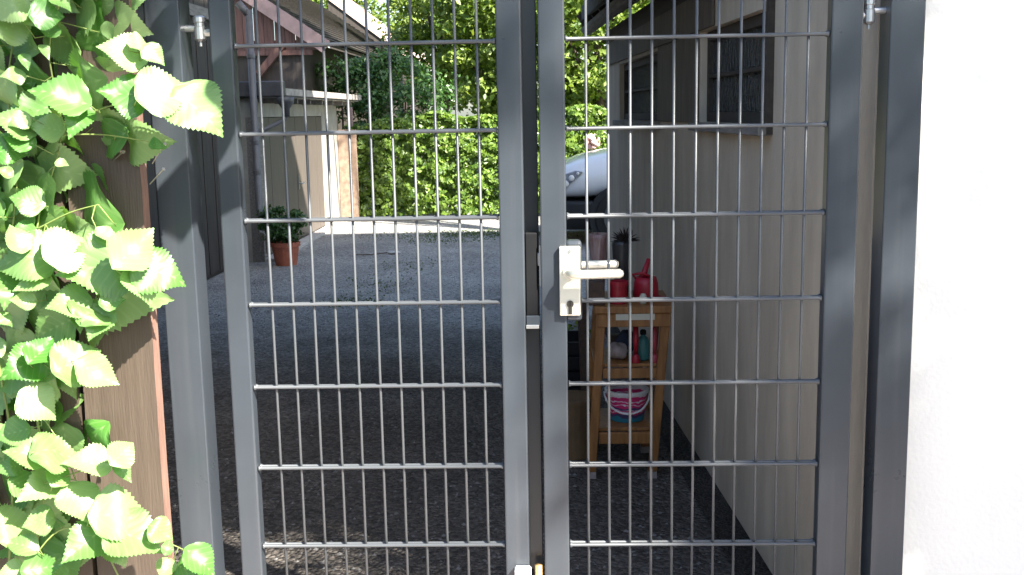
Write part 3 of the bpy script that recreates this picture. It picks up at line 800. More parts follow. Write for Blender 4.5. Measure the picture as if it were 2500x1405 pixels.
# hedge
HY = 13.35
hd = empty("hedge", (0, HY + 0.35, 0), "clipped sunlit beech hedge along the back of the yard", "hedge")
n = 42000
hx_ = nr.uniform(-2.75, 3.4, n)
topz = 1.47 + 0.035 * hx_ + 0.05 * np.sin(hx_ * 3.1) + 0.03 * np.sin(hx_ * 8.3 + 1)
f = nr.uniform(0, 1, n)
fy = np.where(f < .68, HY + np.abs(nr.normal(0, .10, n)) + .05 * np.sin(hx_ * 5) * np.sin(nr.uniform(0, 6, n)), HY + nr.uniform(0, .75, n))
fz = np.where(f < .68, topz * nr.uniform(0.03, 1, n), topz - np.abs(nr.normal(0, .05, n)) + .03)
hol = np.sin(hx_ * 7.3 + fz * 4) * np.sin(hx_ * 3.1 - fz * 9)
fy = fy + np.where(f < .68, .07 * hol + .05 * np.sin(hx_ * 17 + 3 * np.sin(fz * 13)), 0)
nn = np.where((f < .68)[:, None], np.array([0.1, -1, .35]), np.array([0, -.3, 1.0]))
foliage("foliage", np.stack([hx_, fy, fz], 1), nn, 0.070, M['hedge'], hd, jitter=.65, aspect=.7)
for k in range(16):
    x = -2.6 + k * .38
    B().tube([(x, HY + .38, 0), (x + rnd.uniform(-.1, .1), HY + .36, .7), (x + rnd.uniform(-.15, .15), HY + .34, 1.3)], [.02, .014, .006], 6).build("stem", M['bark'], hd)

# trees behind the hedge
tree(-1.9, 20.6, 6, (1.25, 1.1, 1.9), 3.9, "leafy tree behind the shed roof, left of the gate centre", n=75, size=.12)
tree(-0.55, 18.6, 6, (1.5, 1.4, 2.1), 3.1, "tall bright green tree with forked dark trunk over the hedge", n=100, size=.125, lean=(.25, 0), trunk_r=.15)
tree(1.15, 17.4, 6, (1.3, 1.3, 2.0), 3.0, "pale green tree right above the white car", n=95, size=.12)
tree(-6.2, 33, 8, (3.0, 1.8, 3.0), 6.2, "dark tree rising beyond the tiled barn roof", n=90, size=.16, spread=.7)
tree(-1.3, 24.5, 8, (2.2, 1.3, 2.6), 4.2, "broad tree closing the background in the centre", n=120, per=190, size=.125, spread=.6)
tree(2.6, 22.5, 8, (2.8, 1.6, 2.8), 4.0, "broad tree in the far background beside the house eaves", n=110, per=190, size=.125, spread=.6)
tree(6.25, -3.7, 8, (1.75, 1.4, 2.0), 6.25, "street tree outside the gate shading the house corner", n=70, per=150, size=.12, group="street trees")
tree(7.6, -4.2, 9, (1.35, 1.2, 1.35), 8.9, "leaning street tree with high crown shading the top of the gate", n=90, per=130, size=.12, lean=(-2.4, .3), group="street trees")
tree(3.3, 8.2, 9, (1.7, 1.5, 1.3), 8.6, "added tall tree out of view, shading the timber barn", n=70, per=150, size=.13, lean=(-1.4, .9), group="added shade trees")  # hidden tree added to throw shade on the barn gable
hg2 = empty("hedge", (0, -9, 0), "tall clipped hedge across the street", "hedge")
n_ = 9000
pp_ = np.stack([nr.uniform(-12, 12, n_), -8.6 + np.abs(nr.normal(0, .15, n_)) * -1, nr.uniform(0, 2.6, n_)], 1)
foliage("foliage", pp_, np.tile(np.array([0, 1., .3]), (n_, 1)), .22, M['hedge'], hg2)
B().box(-12, 12, -9.6, -8.95, 0, 2.5).build("core", M['soil'], hg2)
# shaded shrub over the shed roof
sh = empty("shrub", (-2.2, 14.6, 0), "dark shaded shrub growing behind the low shed roof", "shrub")
p, nn, cc = clumps((-2.35, 14.7, 1.75), (1.15, .45, .75), 60, 120, .26)
foliage("foliage", p, nn, 0.075, M['ivy'], sh)
for k in range(4): B().tube([(-3 + k * .45, 14.7, 0), (-3 + k * .5, 14.7, 1.7)], [.03, .012], 6).build("stem", M['bark'], sh)

# ------------------------------------------------------------------ left buildings
BX = -2.99
bn = empty("barn", (-5, 6.2, 0), "dark boarded barn wall at the left of the yard", "barn")
for k in range(53):
    y0 = 0.05 + k * 0.158
    B().box(BX - 0.03, BX + (0.006 if k % 2 else 0.0), y0, y0 + 0.152, 0.05, 3.4).build("board", M['dark_boards'], bn)
B().box(-6.5, BX - 0.031, 0.05, 8.42, 0, 3.4).build("wall", M['dark_boards'], bn)
B().box(BX + 0.007, BX + 0.05, 5.4, 8.40, 2.40, 2.50).build("fascia", M['grey_timber'], bn)
B().box(-6.6, BX + 0.1, 0.0, 8.5, 3.401, 3.5).build("roof", M['tile'], bn)
# downpipe on the barn corner
dp = P(620, 270, 8.46)
dx, dyy = dp.x, 8.46
db = B().tube([(dx, dyy, 2.55), (dx, dyy, 0.62), (dx + .01, dyy - .03, 0.55), (dx + .04, dyy - .08, .50)], 0.037, 12).build("downpipe", M['pipe'], bn, smooth=True)
for z in (2.1, 1.25, .95): B().lathe((dx, dyy, z), [(.038, -.02), (.043, -.018), (.043, .018), (.038, .02)], 14, False).build("pipe_collar", M['pipe'], db)
B().tube([(dx, dyy, 2.5), (dx - .1, dyy, 2.62)], .037, 12).build("pipe_offset", M['pipe'], db, smooth=True)

# low shed with brown door facing the yard
GX = -2.82
sd = empty("shed", (-3.6, 11, 0), "low flat-roofed shed with brown door and white frame", "shed")
y0d, y1d = 9.0, 12.1
zt = 1.50
B().box(GX - .06, GX - .02, y0d, y1d, 0.02, zt).build("door_backing", M['soffit'], sd)
dn = empty("door", (0, 0, 0), None, None); dn.parent = sd
nb = 10
for k in range(nb):
    a = y0d + (y1d - y0d) * k / nb
    B().box(GX - .02, GX - .003 + (k % 2) * .002, a + .003, a + (y1d - y0d) / nb - .003, 0.03, zt - .01).build("board", M['door'], dn)
hb = P(735, 448, 10.6)
B().box(GX, GX + .012, hb.y - .02, hb.y + .02, hb.z - .07, hb.z + .09).build("door_handle", M['zinc'], dn)
B().tube([(GX + .012, hb.y, hb.z), (GX + .05, hb.y, hb.z), (GX + .05, hb.y + .12, hb.z)], .011, 8).build("door_lever", M['zinc'], dn, smooth=True)
B().box(GX - .08, GX + .006, 8.66, y1d + .001, zt, 1.69).build("lintel", M['offwhite'], sd)
B().box(GX - .08, GX + .010, y1d + .002, 13.18, 0, 1.69).build("jamb", M['offwhite'], sd, bevel=.004)
B().box(GX - .08, GX + .004, 8.66, y0d - .002, 0, zt - .001).build("jamb", M['grey_timber'], sd)
B().box(-5.2, GX - .081, 8.66, 13.18, 0, 1.69).build("wall", M['offwhite'], sd)
rfs = B().box(-5.3, -2.49, 8.66, 13.30, 1.70, 1.745).build("roof", M['felt'], sd)
B().box(-2.489, -2.465, 8.66, 13.32, 1.715, 1.785).build("verge_trim", M['trim'], rfs)
B().box(-2.80, -2.50, 8.7, 13.2, 1.694, 1.699).build("soffit", M['offwhite'], rfs)
for k in range(7): B().box(-2.82, -2.56, 8.9 + k * .68, 8.95 + k * .68, 1.64, 1.693).build("rafter_end", M['grey_timber'], rfs)
gu = B().box(-5.3, -2.468, 8.54, 8.655, 1.70, 1.86).build("gutter", M['gutter'], sd, bevel=.012)
fx, fz0 = P(697, 240, 8.58), 0
B().lathe((fx.x, 8.58, 1.58), [(.035, -.08), (.04, 0), (.085, .06), (.09, .119)], 16).build("funnel", M['gutter'], gu, smooth=True)
B().tube([(fx.x, 8.58, 1.51), (fx.x - .02, 8.58, 1.47), (dx + .08, 8.5, 1.37), (dx, 8.47, 1.34)], .025, 10).build("cross_pipe", M['pipe'], gu, smooth=True)
# return wall and post beyond the shed
wl = B().box(GX + .012, -2.55, 13.2, 13.28, 0, 1.30).build("garden_wall", M['brick'], label="short pinkish wall between the shed jamb and the hedge", cat="wall")
po = P(857, 300, 13.6)
B().box(po.x - .025, po.x + .025, 13.58, 13.63, 0, 1.62).build("wooden_post", M['barge'], label="thin pale wooden post beside the shed at the hedge end", cat="post", bevel=.003)
# concrete edging along the shed
for k in range(5):
    B().box(GX + .012, GX + .16, 8.68 + k * .92, 9.58 + k * .92, -.01, .03).build("edging_slab", M['concrete'], sd, bevel=.004)

# timber barn with tiled roof further back
TY = 13.75
tbn = empty("barn", (-4.6, 16, 0), "reddish timber barn gable with tiled roof above the shed", "barn")
A = P(640, 12, TY); C_ = P(792, 112, TY)
d = (C_ - A)
sl_ = d.z / d.x
ridge = V((-5.6, TY, A.z + sl_ * (-5.6 - A.x)))
zb = 2.47
for k in range(16):
    x0 = -5.2 + k * 0.155
    x1 = x0 + .147
    if x1 > C_.x - .12: break
    zt0 = A.z + sl_ * (x0 - A.x) - .03; zt1 = A.z + sl_ * (x1 - A.x) - .03
    yy = TY + .10 + (k % 2) * .012
    B().hexa([(x0, yy, zb), (x1, yy, zb), (x1, yy + .025, zb), (x0, yy + .025, zb)], [(x0, yy, zt0), (x1, yy, zt1), (x1, yy + .025, zt1), (x0, yy + .025, zt0)]).build("gable_board", M['red_boards'], tbn)
B().box(-6.6, C_.x - .35, TY + .14, TY + 11.8, 0, zb + .15).build("wall", M['dark_boards'], tbn)
B().box(-6.6, C_.x - .2, TY + .06, TY + .135, zb - .07, zb - .001).build("tie_beam", M['red_boards'], tbn)
dd = (C_ - ridge).normalized()
B().beam(ridge + V((0, -.02, 0)), C_ + dd * .04 + V((0, -.02, 0)), .035, .20, up=V((0, -1, 0)).cross(dd)).build("bargeboard", M['barge'], tbn)
s0, s1 = P(632, 182, TY + .05), P(692, 108, TY + .05)
B().beam(s0, s1, .09, .10).build("brace", M['red_boards'], tbn)
B().box(s0.x - .10, s0.x + .01, TY + .02, TY + .12, 0, zb - .121).build("corner_post", M['dark_boards'], tbn)
nrm = V((-dd.z, 0, dd.x))
if nrm.z < 0: nrm = -nrm
tot = (C_ - ridge).length
nc = 22
rt = empty("roof", (0, 0, 0), None, None); rt.parent = tbn
for k in range(nc):
    a = ridge + dd * (tot * k / nc) + nrm * .085
    c = ridge + dd * (tot * (k + 1.12) / nc) + nrm * .115
    q = [a, c, c - nrm * .03, a - nrm * .03]
    B().hexa([p + V((0, .03, 0)) for p in q], [p + V((0, 12.0, 0)) for p in q]).build("tile_course", M['tile'], rt)
B().prism([ridge + nrm * .05, C_ + nrm * .05, C_ + nrm * .01, ridge + nrm * .01], (0, 11.9, 0)).build("roof_deck", M['soffit'], tbn)
# pale pink house beyond the trees
ra, rb0 = P(800, -10, 29.0), P(1046, 172, 29.0)
ph = empty("house", (-6, 30, 0), "far house with sunlit pale pink gable edge among the trees", "house")
rd = (rb0 - ra); rn = V((-rd.z, 0, rd.x)).normalized()
if rn.z < 0: rn = -rn
B().prism([ra, rb0, V((rb0.x - .2, 29, 0)), V((ra.x, 29, 0))], (0, .2, 0)).build("wall", M['dark_boards'], ph)
B().prism([ra - rn * .08, rb0 - rn * .08, rb0 + rn * .30, ra + rn * .30], (0, -.05, 0)).build("gable_edge", M['pinkwall'], ph)
B().prism([ra + rn * .1, rb0 + rn * .1, rb0 + rn * .2, ra + rn * .2], (0, 2.5, 0)).build("roof", M['tile'], ph)

# ------------------------------------------------------------------ white car
cr = empty("parked_car", (2.2, 10.5, 0), "white parked car with black bumper behind the house corner", "car")
CX0, CY = 0.17, 10.52                         # nose x, centre line y
def loft(secs, closed_ends=True):
    b = B(); n = len(secs[0]); vs = []; fs = []
    for s in secs: vs += s
    for i in range(len(secs) - 1):
        for k in range(n):
            fs.append((i * n + k, i * n + (k + 1) % n, (i + 1) * n + (k + 1) % n, (i + 1) * n + k))
    fs += [tuple(range(n - 1, -1, -1)), tuple(range((len(secs) - 1) * n, len(secs) * n))]
    return b.add(vs, fs)
def sec(s, hw, z0, zs, zt, tw):
    x = CX0 + s
    half = [(hw * .93, z0), (hw * .99, z0 + (zs - z0) * .4), (hw, zs - .12), (hw * .97, zs), (hw * tw, zt - .02), (hw * tw * .5, zt)]
    return [V((x, CY - a, z)) for a, z in half] + [V((x, CY + a, z)) for a, z in reversed(half)]
body = [sec(0.0, .58, .50, .62, .66, .8), sec(.06, .72, .50, .72, .80, .82), sec(.22, .83, .50, .80, .93, .84), sec(.5, .885, .50, .85, 1.02, .85), sec(.85, .90, .50, .90, 1.08, .85), sec(1.25, .90, .50, .94, 1.12, .86), sec(2.4, .905, .50, .97, 1.06, .9), sec(3.6, .90, .50, .97, 1.06, .9), sec(4.15, .86, .50, .95, 1.02, .9), sec(4.3, .80, .52, .9, .98, .9)]
loft(body).build("body", M['carwhite'], cr, smooth=True, sub=1)
low = [sec(-.02, .60, .20, .45, .50, .95), sec(.06, .74, .18, .46, .51, .96), sec(.24, .845, .18, .46, .515, .97), sec(.55, .90, .18, .46, .515, .97), sec(3.7, .905, .18, .46, .515, .97), sec(4.25, .85, .2, .46, .515, .97)]
loft(low).build("bumper", M['carblack'], cr, smooth=True)
gh = [sec(1.15, .80, 1.05, 1.10, 1.13, .9), sec(1.95, .78, 1.05, 1.52, 1.60, .86), sec(3.5, .77, 1.05, 1.55, 1.64, .86), sec(4.15, .74, 1.0, 1.3, 1.40, .85)]
loft(gh).build("window", M['carglass'], cr, smooth=True)
loft([sec(1.93, .70, 1.575, 1.60, 1.63, .86), sec(3.5, .70, 1.58, 1.64, 1.68, .86), sec(4.0, .66, 1.5, 1.54, 1.58, .86)]).build("roof_panel", M['carwhite'], cr, smooth=True)
for s in (.86, 3.45):
    for sg in (-1, 1):
        yc = CY + sg * .84
        c = V((CX0 + s, yc, .32))
        pts = lambda r, y: [(c.x + r * math.cos(2 * math.pi * k / 28), y, c.z + r * math.sin(2 * math.pi * k / 28)) for k in range(28)]
        ar = B().prism(pts(.375, yc - sg * .1), (0, sg * .175, 0)).build("wheel_arch", M['carblack'], cr)
        wh = B().prism(pts(.32, yc - sg * .1), (0, sg * .19, 0)).build("wheel", M['tyre'], cr, bevel=.02, seg=2)
        rb = B().prism(pts(.215, yc + sg * .0905), (0, sg * .006, 0))
        for k in range(7):
            t = 2 * math.pi * k / 7
            a = V((c.x, yc + sg * .099, c.z)); e = a + V((math.cos(t) * .2, 0, math.sin(t) * .2))
            rb.beam(a, e, .05, .012, up=V((0, 1, 0)))
        rb.build("rim", M['rim'], wh)
hl = B()
for (u0, v0, u1, v1) in ((1385, 425, 1424, 438),):
    pass
hlp = [(.10, .60), (.16, .595), (.27, .70), (.42, .835), (.33, .845), (.20, .80), (.12, .72)]
def bodyy(s): return CY - np.interp(s, [0, .06, .22, .5, .85], [.58, .72, .83, .885, .90])
hl.add([(CX0 + s, bodyy(s) - .012, z) for s, z in hlp] + [(CX0 + s, bodyy(s) + .06, z) for s, z in hlp],
       [tuple(range(6, -1, -1)), tuple(range(7, 14))] + [(i, (i + 1) % 7, 7 + (i + 1) % 7, 7 + i) for i in range(7)])
hlo = hl.build("headlight", M['lamp'], cr, bevel=.008)
for s_, z_, r_ in ((.15, .64, .026), (.22, .70, .040), (.29, .765, .034), (.36, .815, .018)):
    yb = bodyy(s_) - .014
    B().tube([(CX0 + s_, yb + .01, z_), (CX0 + s_, yb, z_), (CX0 + s_, yb - .008, z_)], [r_, r_, r_ * .6], 14).build("reflector", M['carwhite'], hlo, smooth=True)
B().box(CX0 + .98, CX0 + 1.16, CY - .62, CY - .3, 1.085, 1.105).build("wiper_cowl", M['carblack'], cr)

# pink bloom over the car
fl = empty("flowering_shrub", (0.85, 12.6, 0), "shrub with one pale pink round bloom above the car bonnet", "shrub")
fc = P(1446, 347, 12.6)
p, nn, cc = clumps((fc.x + .18, 12.8, .75), (.42, .25, .55), 30, 70, .16)
foliage("foliage", p, nn, .06, M['hedge'], fl)
b = B()
for k in range(36):
    t = rnd.uniform(0, 6.28); ph_ = math.acos(rnd.uniform(-1, 1)); r = .085
    c = fc + V((math.sin(ph_) * math.cos(t), math.sin(ph_) * math.sin(t), math.cos(ph_))) * r
    b.lathe(c, [(.0, -.035), (.03, -.018), (.036, .0), (.03, .018), (.0, .035)], 7, False)
b.build("bloom", M['blossom'], fl, smooth=True)
B().tube([(fc.x, 12.62, 0), (fc.x, 12.62, fc.z)], .01, 6).build("stem", M['cane'], fl)

# ------------------------------------------------------------------ potted plant by the shed
pc = V((-2.50, 8.44, 0))
pt = empty("potted_plant", pc, "bushy plant in a terracotta pot by the shed door", "potted plant")
pot = B().lathe(pc, [(.105, 0.001), (.125, .10), (.138, .19), (.152, .192), (.155, .235), (.142, .238), (.132, .20), (.01, .195)], 24).build("pot", M['pot'], pt, smooth=False)
p, nn, cc = clumps(tuple(pc + V((-.03, 0, .43))), (.20, .18, .19), 40, 80, .085)
foliage("foliage", p, nn, .04, M['ivy'], pt)
b = B()
for k in range(7): b.tube([pc + V((0, 0, .19)), pc + V((rnd.uniform(-.12, .12), rnd.uniform(-.1, .1), rnd.uniform(.4, .55)))], [.006, .003], 5)
b.build("stems", M['bark'], pt)
# small grey bench beside it
q = PZ(632, 637, 0.0)
st = empty("stone_stool", (q.x, q.y, 0), "small pale grey stool beside the terracotta pot", "stool")
B().box(q.x - .12, q.x + .10, q.y - .12, q.y + .12, .27, .31).build("seat", M['grey_timber'], st, bevel=.005)
for sx in (-.1, .08):
    for sy in (-.1, .1): B().box(q.x + sx - .015, q.x + sx + .015, q.y + sy - .015, q.y + sy + .015, 0, .269).build("leg", M['grey_timber'], st)
B().box(q.x - .1, q.x + .08, q.y - .09, q.y + .09, .04, .06).build("shelf", M['grey_timber'], st)

# ------------------------------------------------------------------ pine stand with clutter
SA = PZ(1452, 1170, 0); SB = PZ(1606, 1165, 0)
SY = SA.y
zS = lambda v: P(1540, v, SY).z
sx0, sx1 = P(1458, 780, SY).x, P(1638, 780, SY).x      # at the top
bx0, bx1 = P(1434, 1165, SY).x, P(1604, 1165, SY).x    # at the floor
SD = 0.34
sdn = empty("wooden_stand", ((bx0 + bx1) / 2, SY + .17, 0), "honey pine shelf stand against the beige wall", "stand")
ztop = zS(748)
for (xb, xt, sgn) in ((bx0, sx0, 1), (bx1, sx1, -1)):
    for y in (SY, SY + SD):
        wdt = .036
        lo = [(xb, y, 0.028), (xb + sgn * wdt, y, 0.028), (xb + sgn * wdt, y + .03, 0.028), (xb, y + .03, 0.028)]
        hi = [(xt, y, ztop - .03), (xt + sgn * wdt, y, ztop - .03), (xt + sgn * wdt, y + .03, ztop - .03), (xt, y + .03, ztop - .03)]
        lg = B().hexa(lo, hi).build("leg", M['stand'], sdn, bevel=.003)
        B().hexa([(x, yy, 0) for x, yy, _ in lo], [(x, yy, .0279) for x, yy, _ in lo]).build("foot_cap", M['greycloth'], lg)
B().box(sx0 - .012, sx1 + .012, SY - .015, SY + SD + .045, ztop - .0295, ztop).build("top", M['stand'], sdn, bevel=.004)
B().box(sx0 + .002, sx1 - .002, SY - .008, SY - .0005, zS(798), ztop - .030).build("apron", M['stand'], sdn, bevel=.002)
lbl = B().box(P(1503, 770, SY).x, P(1598, 770, SY).x, SY - .0105, SY - .0085, zS(781), zS(761)).build("paper_label", M['label'], sdn)
def shelf(v0, v1):
    t0 = zS(v0); t = (ztop - t0) / ztop
    a = sx0 + (bx0 - sx0) * t; c = sx1 + (bx1 - sx1) * t
    B().box(a + .004, c - .004, SY + .031, SY + SD - .001, t0 - .014, t0).build("shelf", M['stand'], sdn, bevel=.002)
    B().box(a + .037, c - .037, SY + .004, SY + .026, zS(v1), t0 - .0145).build("front_rail", M['stand'], sdn, bevel=.002)
    return t0
zs1 = shelf(893, 925)
zs2 = shelf(1050, 1085)
# bucket on the lower shelf
zb_ = zs2
cx = P(1530, 1000, SY + .16).x; cy = SY + .17
bk = empty("bucket", (cx, cy, zb_), "pink printed plastic bucket with white handle on the lower shelf", "bucket")
hB = P(1530, 948, cy).z - zb_
rB = .088
B().lathe((cx, cy, zb_), [(rB * .82, 0.001), (rB * .84, .004), (rB, hB * .93), (rB * .985, hB * .93), (rB * .80, .01)], 28).build("shell", M['bucket'], bk, smooth=False)
B().lathe((cx, cy, zb_), [(rB * 1.005, hB * .90), (rB * 1.06, hB * .90), (rB * 1.07, hB), (rB * .96, hB), (rB * .95, hB * .94)], 28, False).build("rim", M['white'], bk)
hp = []
for k in range(17):
    t = math.pi * k / 16
    hp.append((cx + rB * 1.08 * math.cos(t), cy - .012 - math.sin(t) * rB * 1.10, zb_ + hB * .92 - math.sin(t) * hB * .55))
B().tube(hp, .0042, 8).build("handle", M['white'], bk, smooth=True)
# things on the middle shelf
def at_shelf(u, v, Y): return P(u, v, Y)
bt = at_shelf(1570, 890, SY + .10)
bo = empty("bottle", (bt.x, SY + .10, zs1), "dark teal spray bottle with black cap on the middle shelf", "bottle")
hb_ = P(1570, 805, SY + .10).z - zs1
B().lathe((bt.x, SY + .10, zs1), [(.024, .001), (.0265, .008), (.0265, hb_ * .62), (.020, hb_ * .74), (.010, hb_ * .80), (.010, hb_ * .84)], 18).build("body", M['teal'], bo, smooth=True)
B().lathe((bt.x, SY + .10, zs1), [(.013, hb_ * .841), (.013, hb_ * .96), (.008, hb_)], 14).build("cap", M['black'], bo)
for (u, lab, mt_) in ((1552, "bright red garden scoop with round blade hanging left of the teal bottle", 'red'), (1597, "faded red garden scoop with round blade right of the teal bottle", 'pinkred')):
    a = P(u, 797, SY + .06); c = P(u + 1, 905, SY + .045)
    so_ = empty("garden_scoop", (c.x, c.y, c.z), lab, "scoop", "red garden scoops")
    B().tube([a, a.lerp(c, .3), a.lerp(c, .62)], [.011, .0125, .008], 10).build("grip", M[mt_], so_, smooth=True)
    m_ = a.lerp(c, .62)
    b = B(); prof = [(.006, 0), (.014, -.010), (.0175, -.026), (.016, -.042), (.009, -.052), (.001, -.055)]
    b.lathe((m_.x, m_.y, m_.z), prof, 14)
    b.build("blade", M[mt_], so_, smooth=True)
    B().tube([a, a + V((0, .02, .012)), V((a.x, SY + .10, a.z + .012))], .002, 5).build("hook", M['zinc'], so_)
def lump(name, c, r, mt_, label, cat, seed=0, squash=.6):
    rr = random.Random(seed); b = B(); n = 18; m2 = 9; vs = []; fs = []
    for i in range(m2 + 1):
        ph0 = math.pi * i / m2
        for k in range(n):
            t = 2 * math.pi * k / n
            q = 1 + .12 * math.sin(3 * t + seed) * math.sin(ph0 * 2) + .08 * math.sin(5 * t + 2 * ph0 + seed) + rr.uniform(-.03, .03)
            z = math.cos(ph0) * squash
            vs.append((c[0] + r[0] * q * math.sin(ph0) * math.cos(t), c[1] + r[1] * q * math.sin(ph0) * math.sin(t), max(c[2] + r[2] * z / squash * q, c[2] - r[2] * .96)))
    for i in range(m2):
        for k in range(n): fs.append((i * n + k, i * n + (k + 1) % n, (i + 1) * n + (k + 1) % n, (i + 1) * n + k))
    return b.add(vs, fs).build(name, M[mt_], smooth=True, label=label, cat=cat)
g0 = P(1508, 880, SY + .12)
lump("work_gloves", (g0.x, SY + .12, zs1 + .034), (.042, .05, .034), 'greycloth', "crumpled grey cloth work gloves on the middle shelf", "gloves", 1)
g1 = P(1530, 862, SY + .18)
lump("folded_cloth", (g1.x, SY + .21, zs1 + .052), (.045, .045, .05), 'navy', "dark navy folded cloth behind the gloves", "cloth", 2)
g2 = P(1512, 832, SY + .2)
b2 = B().box(g2.x - .045, g2.x + .05, SY + .26, SY + .31, zs1, P(1512, 818, SY + .27).z).build("seed_box", M['darkbox'], label="dark brown box at the back of the middle shelf", cat="box", bevel=.004)

# things on top of the stand
def top_pt(u, Y): return P(u, 720, Y).x
rbx = top_pt(1510, SY + .06)
rb_ = empty("flower_pot", (rbx, SY + .07, ztop), "bright red plastic pot at the front of the stand", "pot")
hrb = P(1510, 690, SY + .03).z - ztop
B().lathe((rbx, SY + .07, ztop), [(.034, .001), (.036, hrb * .8), (.041, hrb * .81), (.041, hrb), (.036, hrb), (.033, hrb * .3), (.004, hrb * .28)], 20).build("shell", M['red'], rb_)
wcx = top_pt(1578, SY + .12)
wc = empty("watering_can", (wcx, SY + .14, ztop), "red plastic watering can with raised spout on the stand", "watering can")
hwc = P(1578, 680, SY + .10).z - ztop
B().lathe((wcx, SY + .14, ztop), [(.05, .001), (.055, .006), (.05, hwc * .75), (.042, hwc), (.035, hwc), (.03, hwc * .9)], 22).build("body", M['red'], wc, smooth=True)
w0 = V((wcx + .0, SY + .14, ztop + hwc * .7)); w1 = P(1584, 632, SY + .16)
B().tube([w0 + V((-.03, 0, 0)), w0.lerp(w1, .5) + V((-.012, 0, -.005)), w1], [.016, .013, .009], 10).build("spout", M['red'], wc, smooth=True)
B().tube([(wcx - .04, SY + .14, ztop + hwc * .9), (wcx - .055, SY + .13, ztop + hwc * 1.12), (wcx - .02, SY + .12, ztop + hwc * 1.2), (wcx + .035, SY + .13, ztop + hwc * .95)], .0055, 8).build("handle", M['red'], wc, smooth=True)
plx = top_pt(1606, SY + .10)
B().lathe((plx, SY + .12, ztop), [(.036, .001), (.041, .012), (.038, .016), (.034, .004)], 20).build("saucer", M['pinkred'], label="small flat red saucer at the right end of the stand", cat="saucer")
tx = top_pt(1570, SY + .05)
B().lathe((tx, SY + .045, ztop), [(.013, .001), (.015, .01), (.015, .030), (.010, .042), (.004, .044)], 14).build("small_jar", M['label'], smooth=True, label="little pale green jar in front of the watering can", cat="jar")
# dark vase with dried spiky plant
vx = P(1518, 690, SY + .26).x; vy = SY + .26
dv = empty("potted_plant", (vx, vy, ztop), "dark tall vase with a dried spiky plant head", "potted plant")
hv = P(1512, 588, vy).z - ztop
B().lathe((vx, vy, ztop), [(.026, .001), (.028, .01), (.036, hv * .5), (.042, hv * .92), (.040, hv), (.034, hv), (.030, hv * .6)], 20).build("vase", M['darkvase'], dv, smooth=True)
b = B(); hc_ = P(1526, 588, vy - .01)
for k in range(90):
    t = rnd.uniform(0, 6.28); e = rnd.uniform(-.2, 1.45)
    d_ = V((math.cos(t) * math.cos(e), math.sin(t) * math.cos(e), math.sin(e)))
    b.tube([hc_ + d_ * .01, hc_ + d_ * rnd.uniform(.045, .066)], [.0055, .0006], 4, False)
b.tube([V((vx, vy, ztop + hv * .6)), hc_], .006, 6)
b.build("spiky_head", M['darkspike'], dv)
# streaked vase / flowerpot on the far-left corner, standing on the wicker box
wbx = P(1456, 705, SY + .10).x
wb = B().box(wbx - .035, wbx + .03, SY + .02, SY + .16, ztop, P(1456, 690, SY + .02).z).build("wicker_box", M['darkbox'], bevel=.004, label="small dark wicker box on the left end of the stand", cat="box")
vz = P(1456, 690, SY + .02).z
vx2 = P(1462, 640, SY + .24).x
hv2 = P(1462, 572, SY + .24).z - ztop
B().lathe((vx2, SY + .26, ztop), [(.022, .001), (.024, .02), (.034, hv2 * .5), (.042, hv2 * .92), (.045, hv2), (.040, hv2), (.034, hv2 * .7)], 22).build("streaked_vase", M['vase'], smooth=True, label="maroon vase with pale streaks left of the dark spiky plant", cat="vase")

# things left of the stand
bq = PZ(1400, 1150, 0)
def at_floor(u, v): 
    q = PZ(u, v, 0); return q
tb_ = V((P(1402, 1100, 2.05).x, 2.12, 0))
tu = empty("plant_tub", tb_, "brown plastic tub with rim left of the pine stand", "tub")
ht = P(1402, 985, 2.0).z
B().lathe(tb_, [(.085, .001), (.10, ht * .93), (.106, ht * .93), (.106, ht), (.092, ht), (.085, ht * .7), (.01, ht * .68)], 24).build("shell", M['bin'], tu)
ck = P(1408, 900, 2.5)
cbx = empty("plastic_crate", (ck.x, 2.5, 0), "black slatted plastic crate behind the brown tub", "crate")
zk0, zk1 = P(1408, 1000, 2.42).z, P(1408, 828, 2.42).z
for k in range(6):
    z = zk0 * .2 + (zk1 - zk0 * .2) * k / 6
    B().box(ck.x - .16, ck.x + .05, 2.40, 2.415, z, z + (zk1 - zk0 * .2) / 6 - .012).build("slat", M['black'], cbx, bevel=.002)
for xx in (ck.x - .16, ck.x + .03):
    B().box(xx, xx + .02, 2.4155, 2.62, 0, zk1).build("side", M['black'], cbx)
B().box(ck.x - .139, ck.x + .029, 2.605, 2.62, .0, zk1).build("back", M['black'], cbx)
# weeds growing above the crate
wd_ = empty("weed_clump", (ck.x, 2.75, 0), "leafy green weeds growing behind the black crate", "weed")
p, nn, cc = clumps((ck.x - .03, 2.78, P(1405, 812, 2.75).z - .08), (.12, .08, .12), 16, 26, .05)
foliage("foliage", p, nn, .03, M['tree'], wd_)
b = B()
for k in range(6): b.tube([(ck.x + rnd.uniform(-.05, .05), 2.76, 0), (ck.x - .03 + rnd.uniform(-.08, .08), 2.78, P(1405, 830, 2.75).z)], .003, 5)
b.build("stems", M['cane'], wd_)
ln = B().beam(V((P(1436, 1040, 2.3).x, 2.34, .0)), V((P(1424, 748, 2.3).x, 2.40, P(1424, 748, 2.3).z)), .045, .02).build("leaning_board", M['darkbox'], label="dark narrow board leaning beside the pine stand", cat="board")

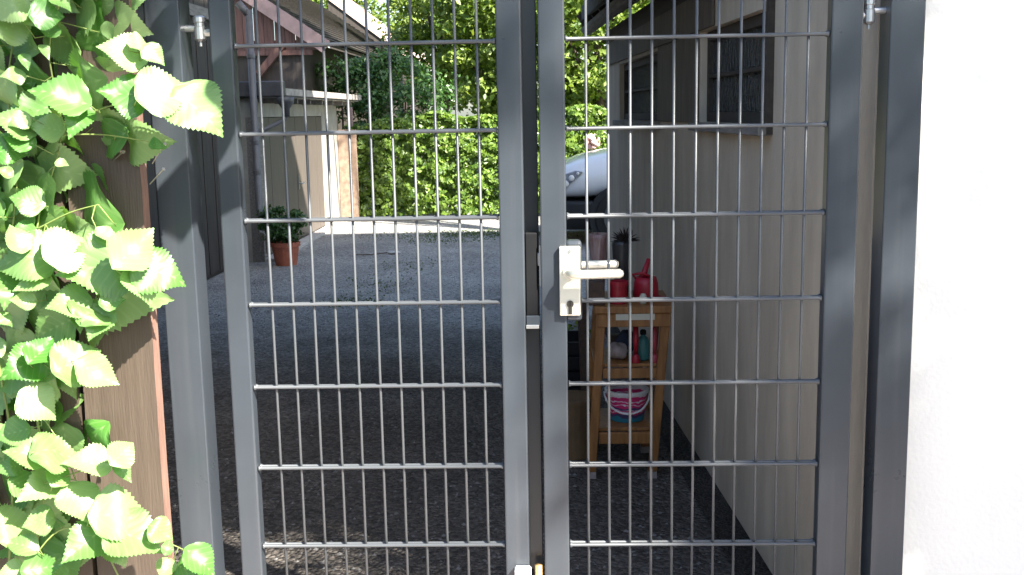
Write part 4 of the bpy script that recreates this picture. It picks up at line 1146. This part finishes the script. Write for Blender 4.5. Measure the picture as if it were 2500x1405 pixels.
# ------------------------------------------------------------------ bits on the gravel
sk0, sk1 = PZ(870, 625), PZ(945, 620)
B().tube([V((sk0.x, sk0.y, .012)), V(((sk0.x + sk1.x) / 2, sk0.y - .03, .014)), V((sk1.x, sk1.y, .012))], .006, 6).build("fallen_stick", M['bark'], label="thin dark stick lying on the gravel", cat="stick")
sq = PZ(962, 621)
lump("pale_stone", (sq.x, sq.y, .02), (.07, .05, .016), 'rock', "flat pale stone lying at the end of the stick", "stone", 5)
wp = []
for (u, v, su, sv, n) in ((1150, 575, .6, .22, 1500), (1200, 570, .4, .2, 800), (930, 700, .16, .3, 160), (860, 742, .14, .12, 300), (1000, 650, .16, .3, 120), (1085, 590, .3, .14, 300)):
    q = PZ(u, v)
    a = nr.normal(0, 1, (n, 2)) * np.array([su, sv])
    wp.append(np.stack([q.x + a[:, 0], q.y + a[:, 1], nr.uniform(.004, .018, n)], 1))
wp = np.concatenate(wp); wp = wp[(wp[:, 0] > -2.6) & (wp[:, 1] < 13.2)]
gm = B().add([(0, 0, 0)], []).build("weeds", M['grass'], label="low green weeds sprouting in the gravel", cat="weeds", kind="stuff")
fo = foliage("weeds", wp, np.tile(np.array([0, -.3, .6]), (len(wp), 1)), .024, M['grass'], None, jitter=1.0, aspect=.45)
tag(fo, "low green weeds sprouting in the gravel", "weeds", None, "stuff")
bpy.data.objects.remove(gm)
# gravel stones that stand proud near the gate
n = 2600
gx = nr.uniform(-2.6, .8, n); gy = .9 + nr.uniform(0, 1, n) ** 1.6 * 8.5
keep = gx < (0.918 - 0.0535 * gy - .14)
gx, gy = gx[keep], gy[keep]
b = B()
for x, y in zip(gx, gy):
    r = rnd.uniform(.003, .008); t = rnd.uniform(0, 3)
    c_, s_ = math.cos(t), math.sin(t)
    vs = [(x + r * (c_ * a - s_ * d2), y + r * (s_ * a + c_ * d2), z) for a, d2, z in ((-1.2, -.7, .0), (1, -.9, .0), (1.2, .7, .0), (-.9, 1, .0), (.1, -.1, r * .9))]
    b.add(vs, [(0, 1, 4), (1, 2, 4), (2, 3, 4), (3, 0, 4)])
b.build("gravel_stones", M['gstone'], label="loose pale gravel stones scattered over the yard", cat="gravel", kind="stuff")
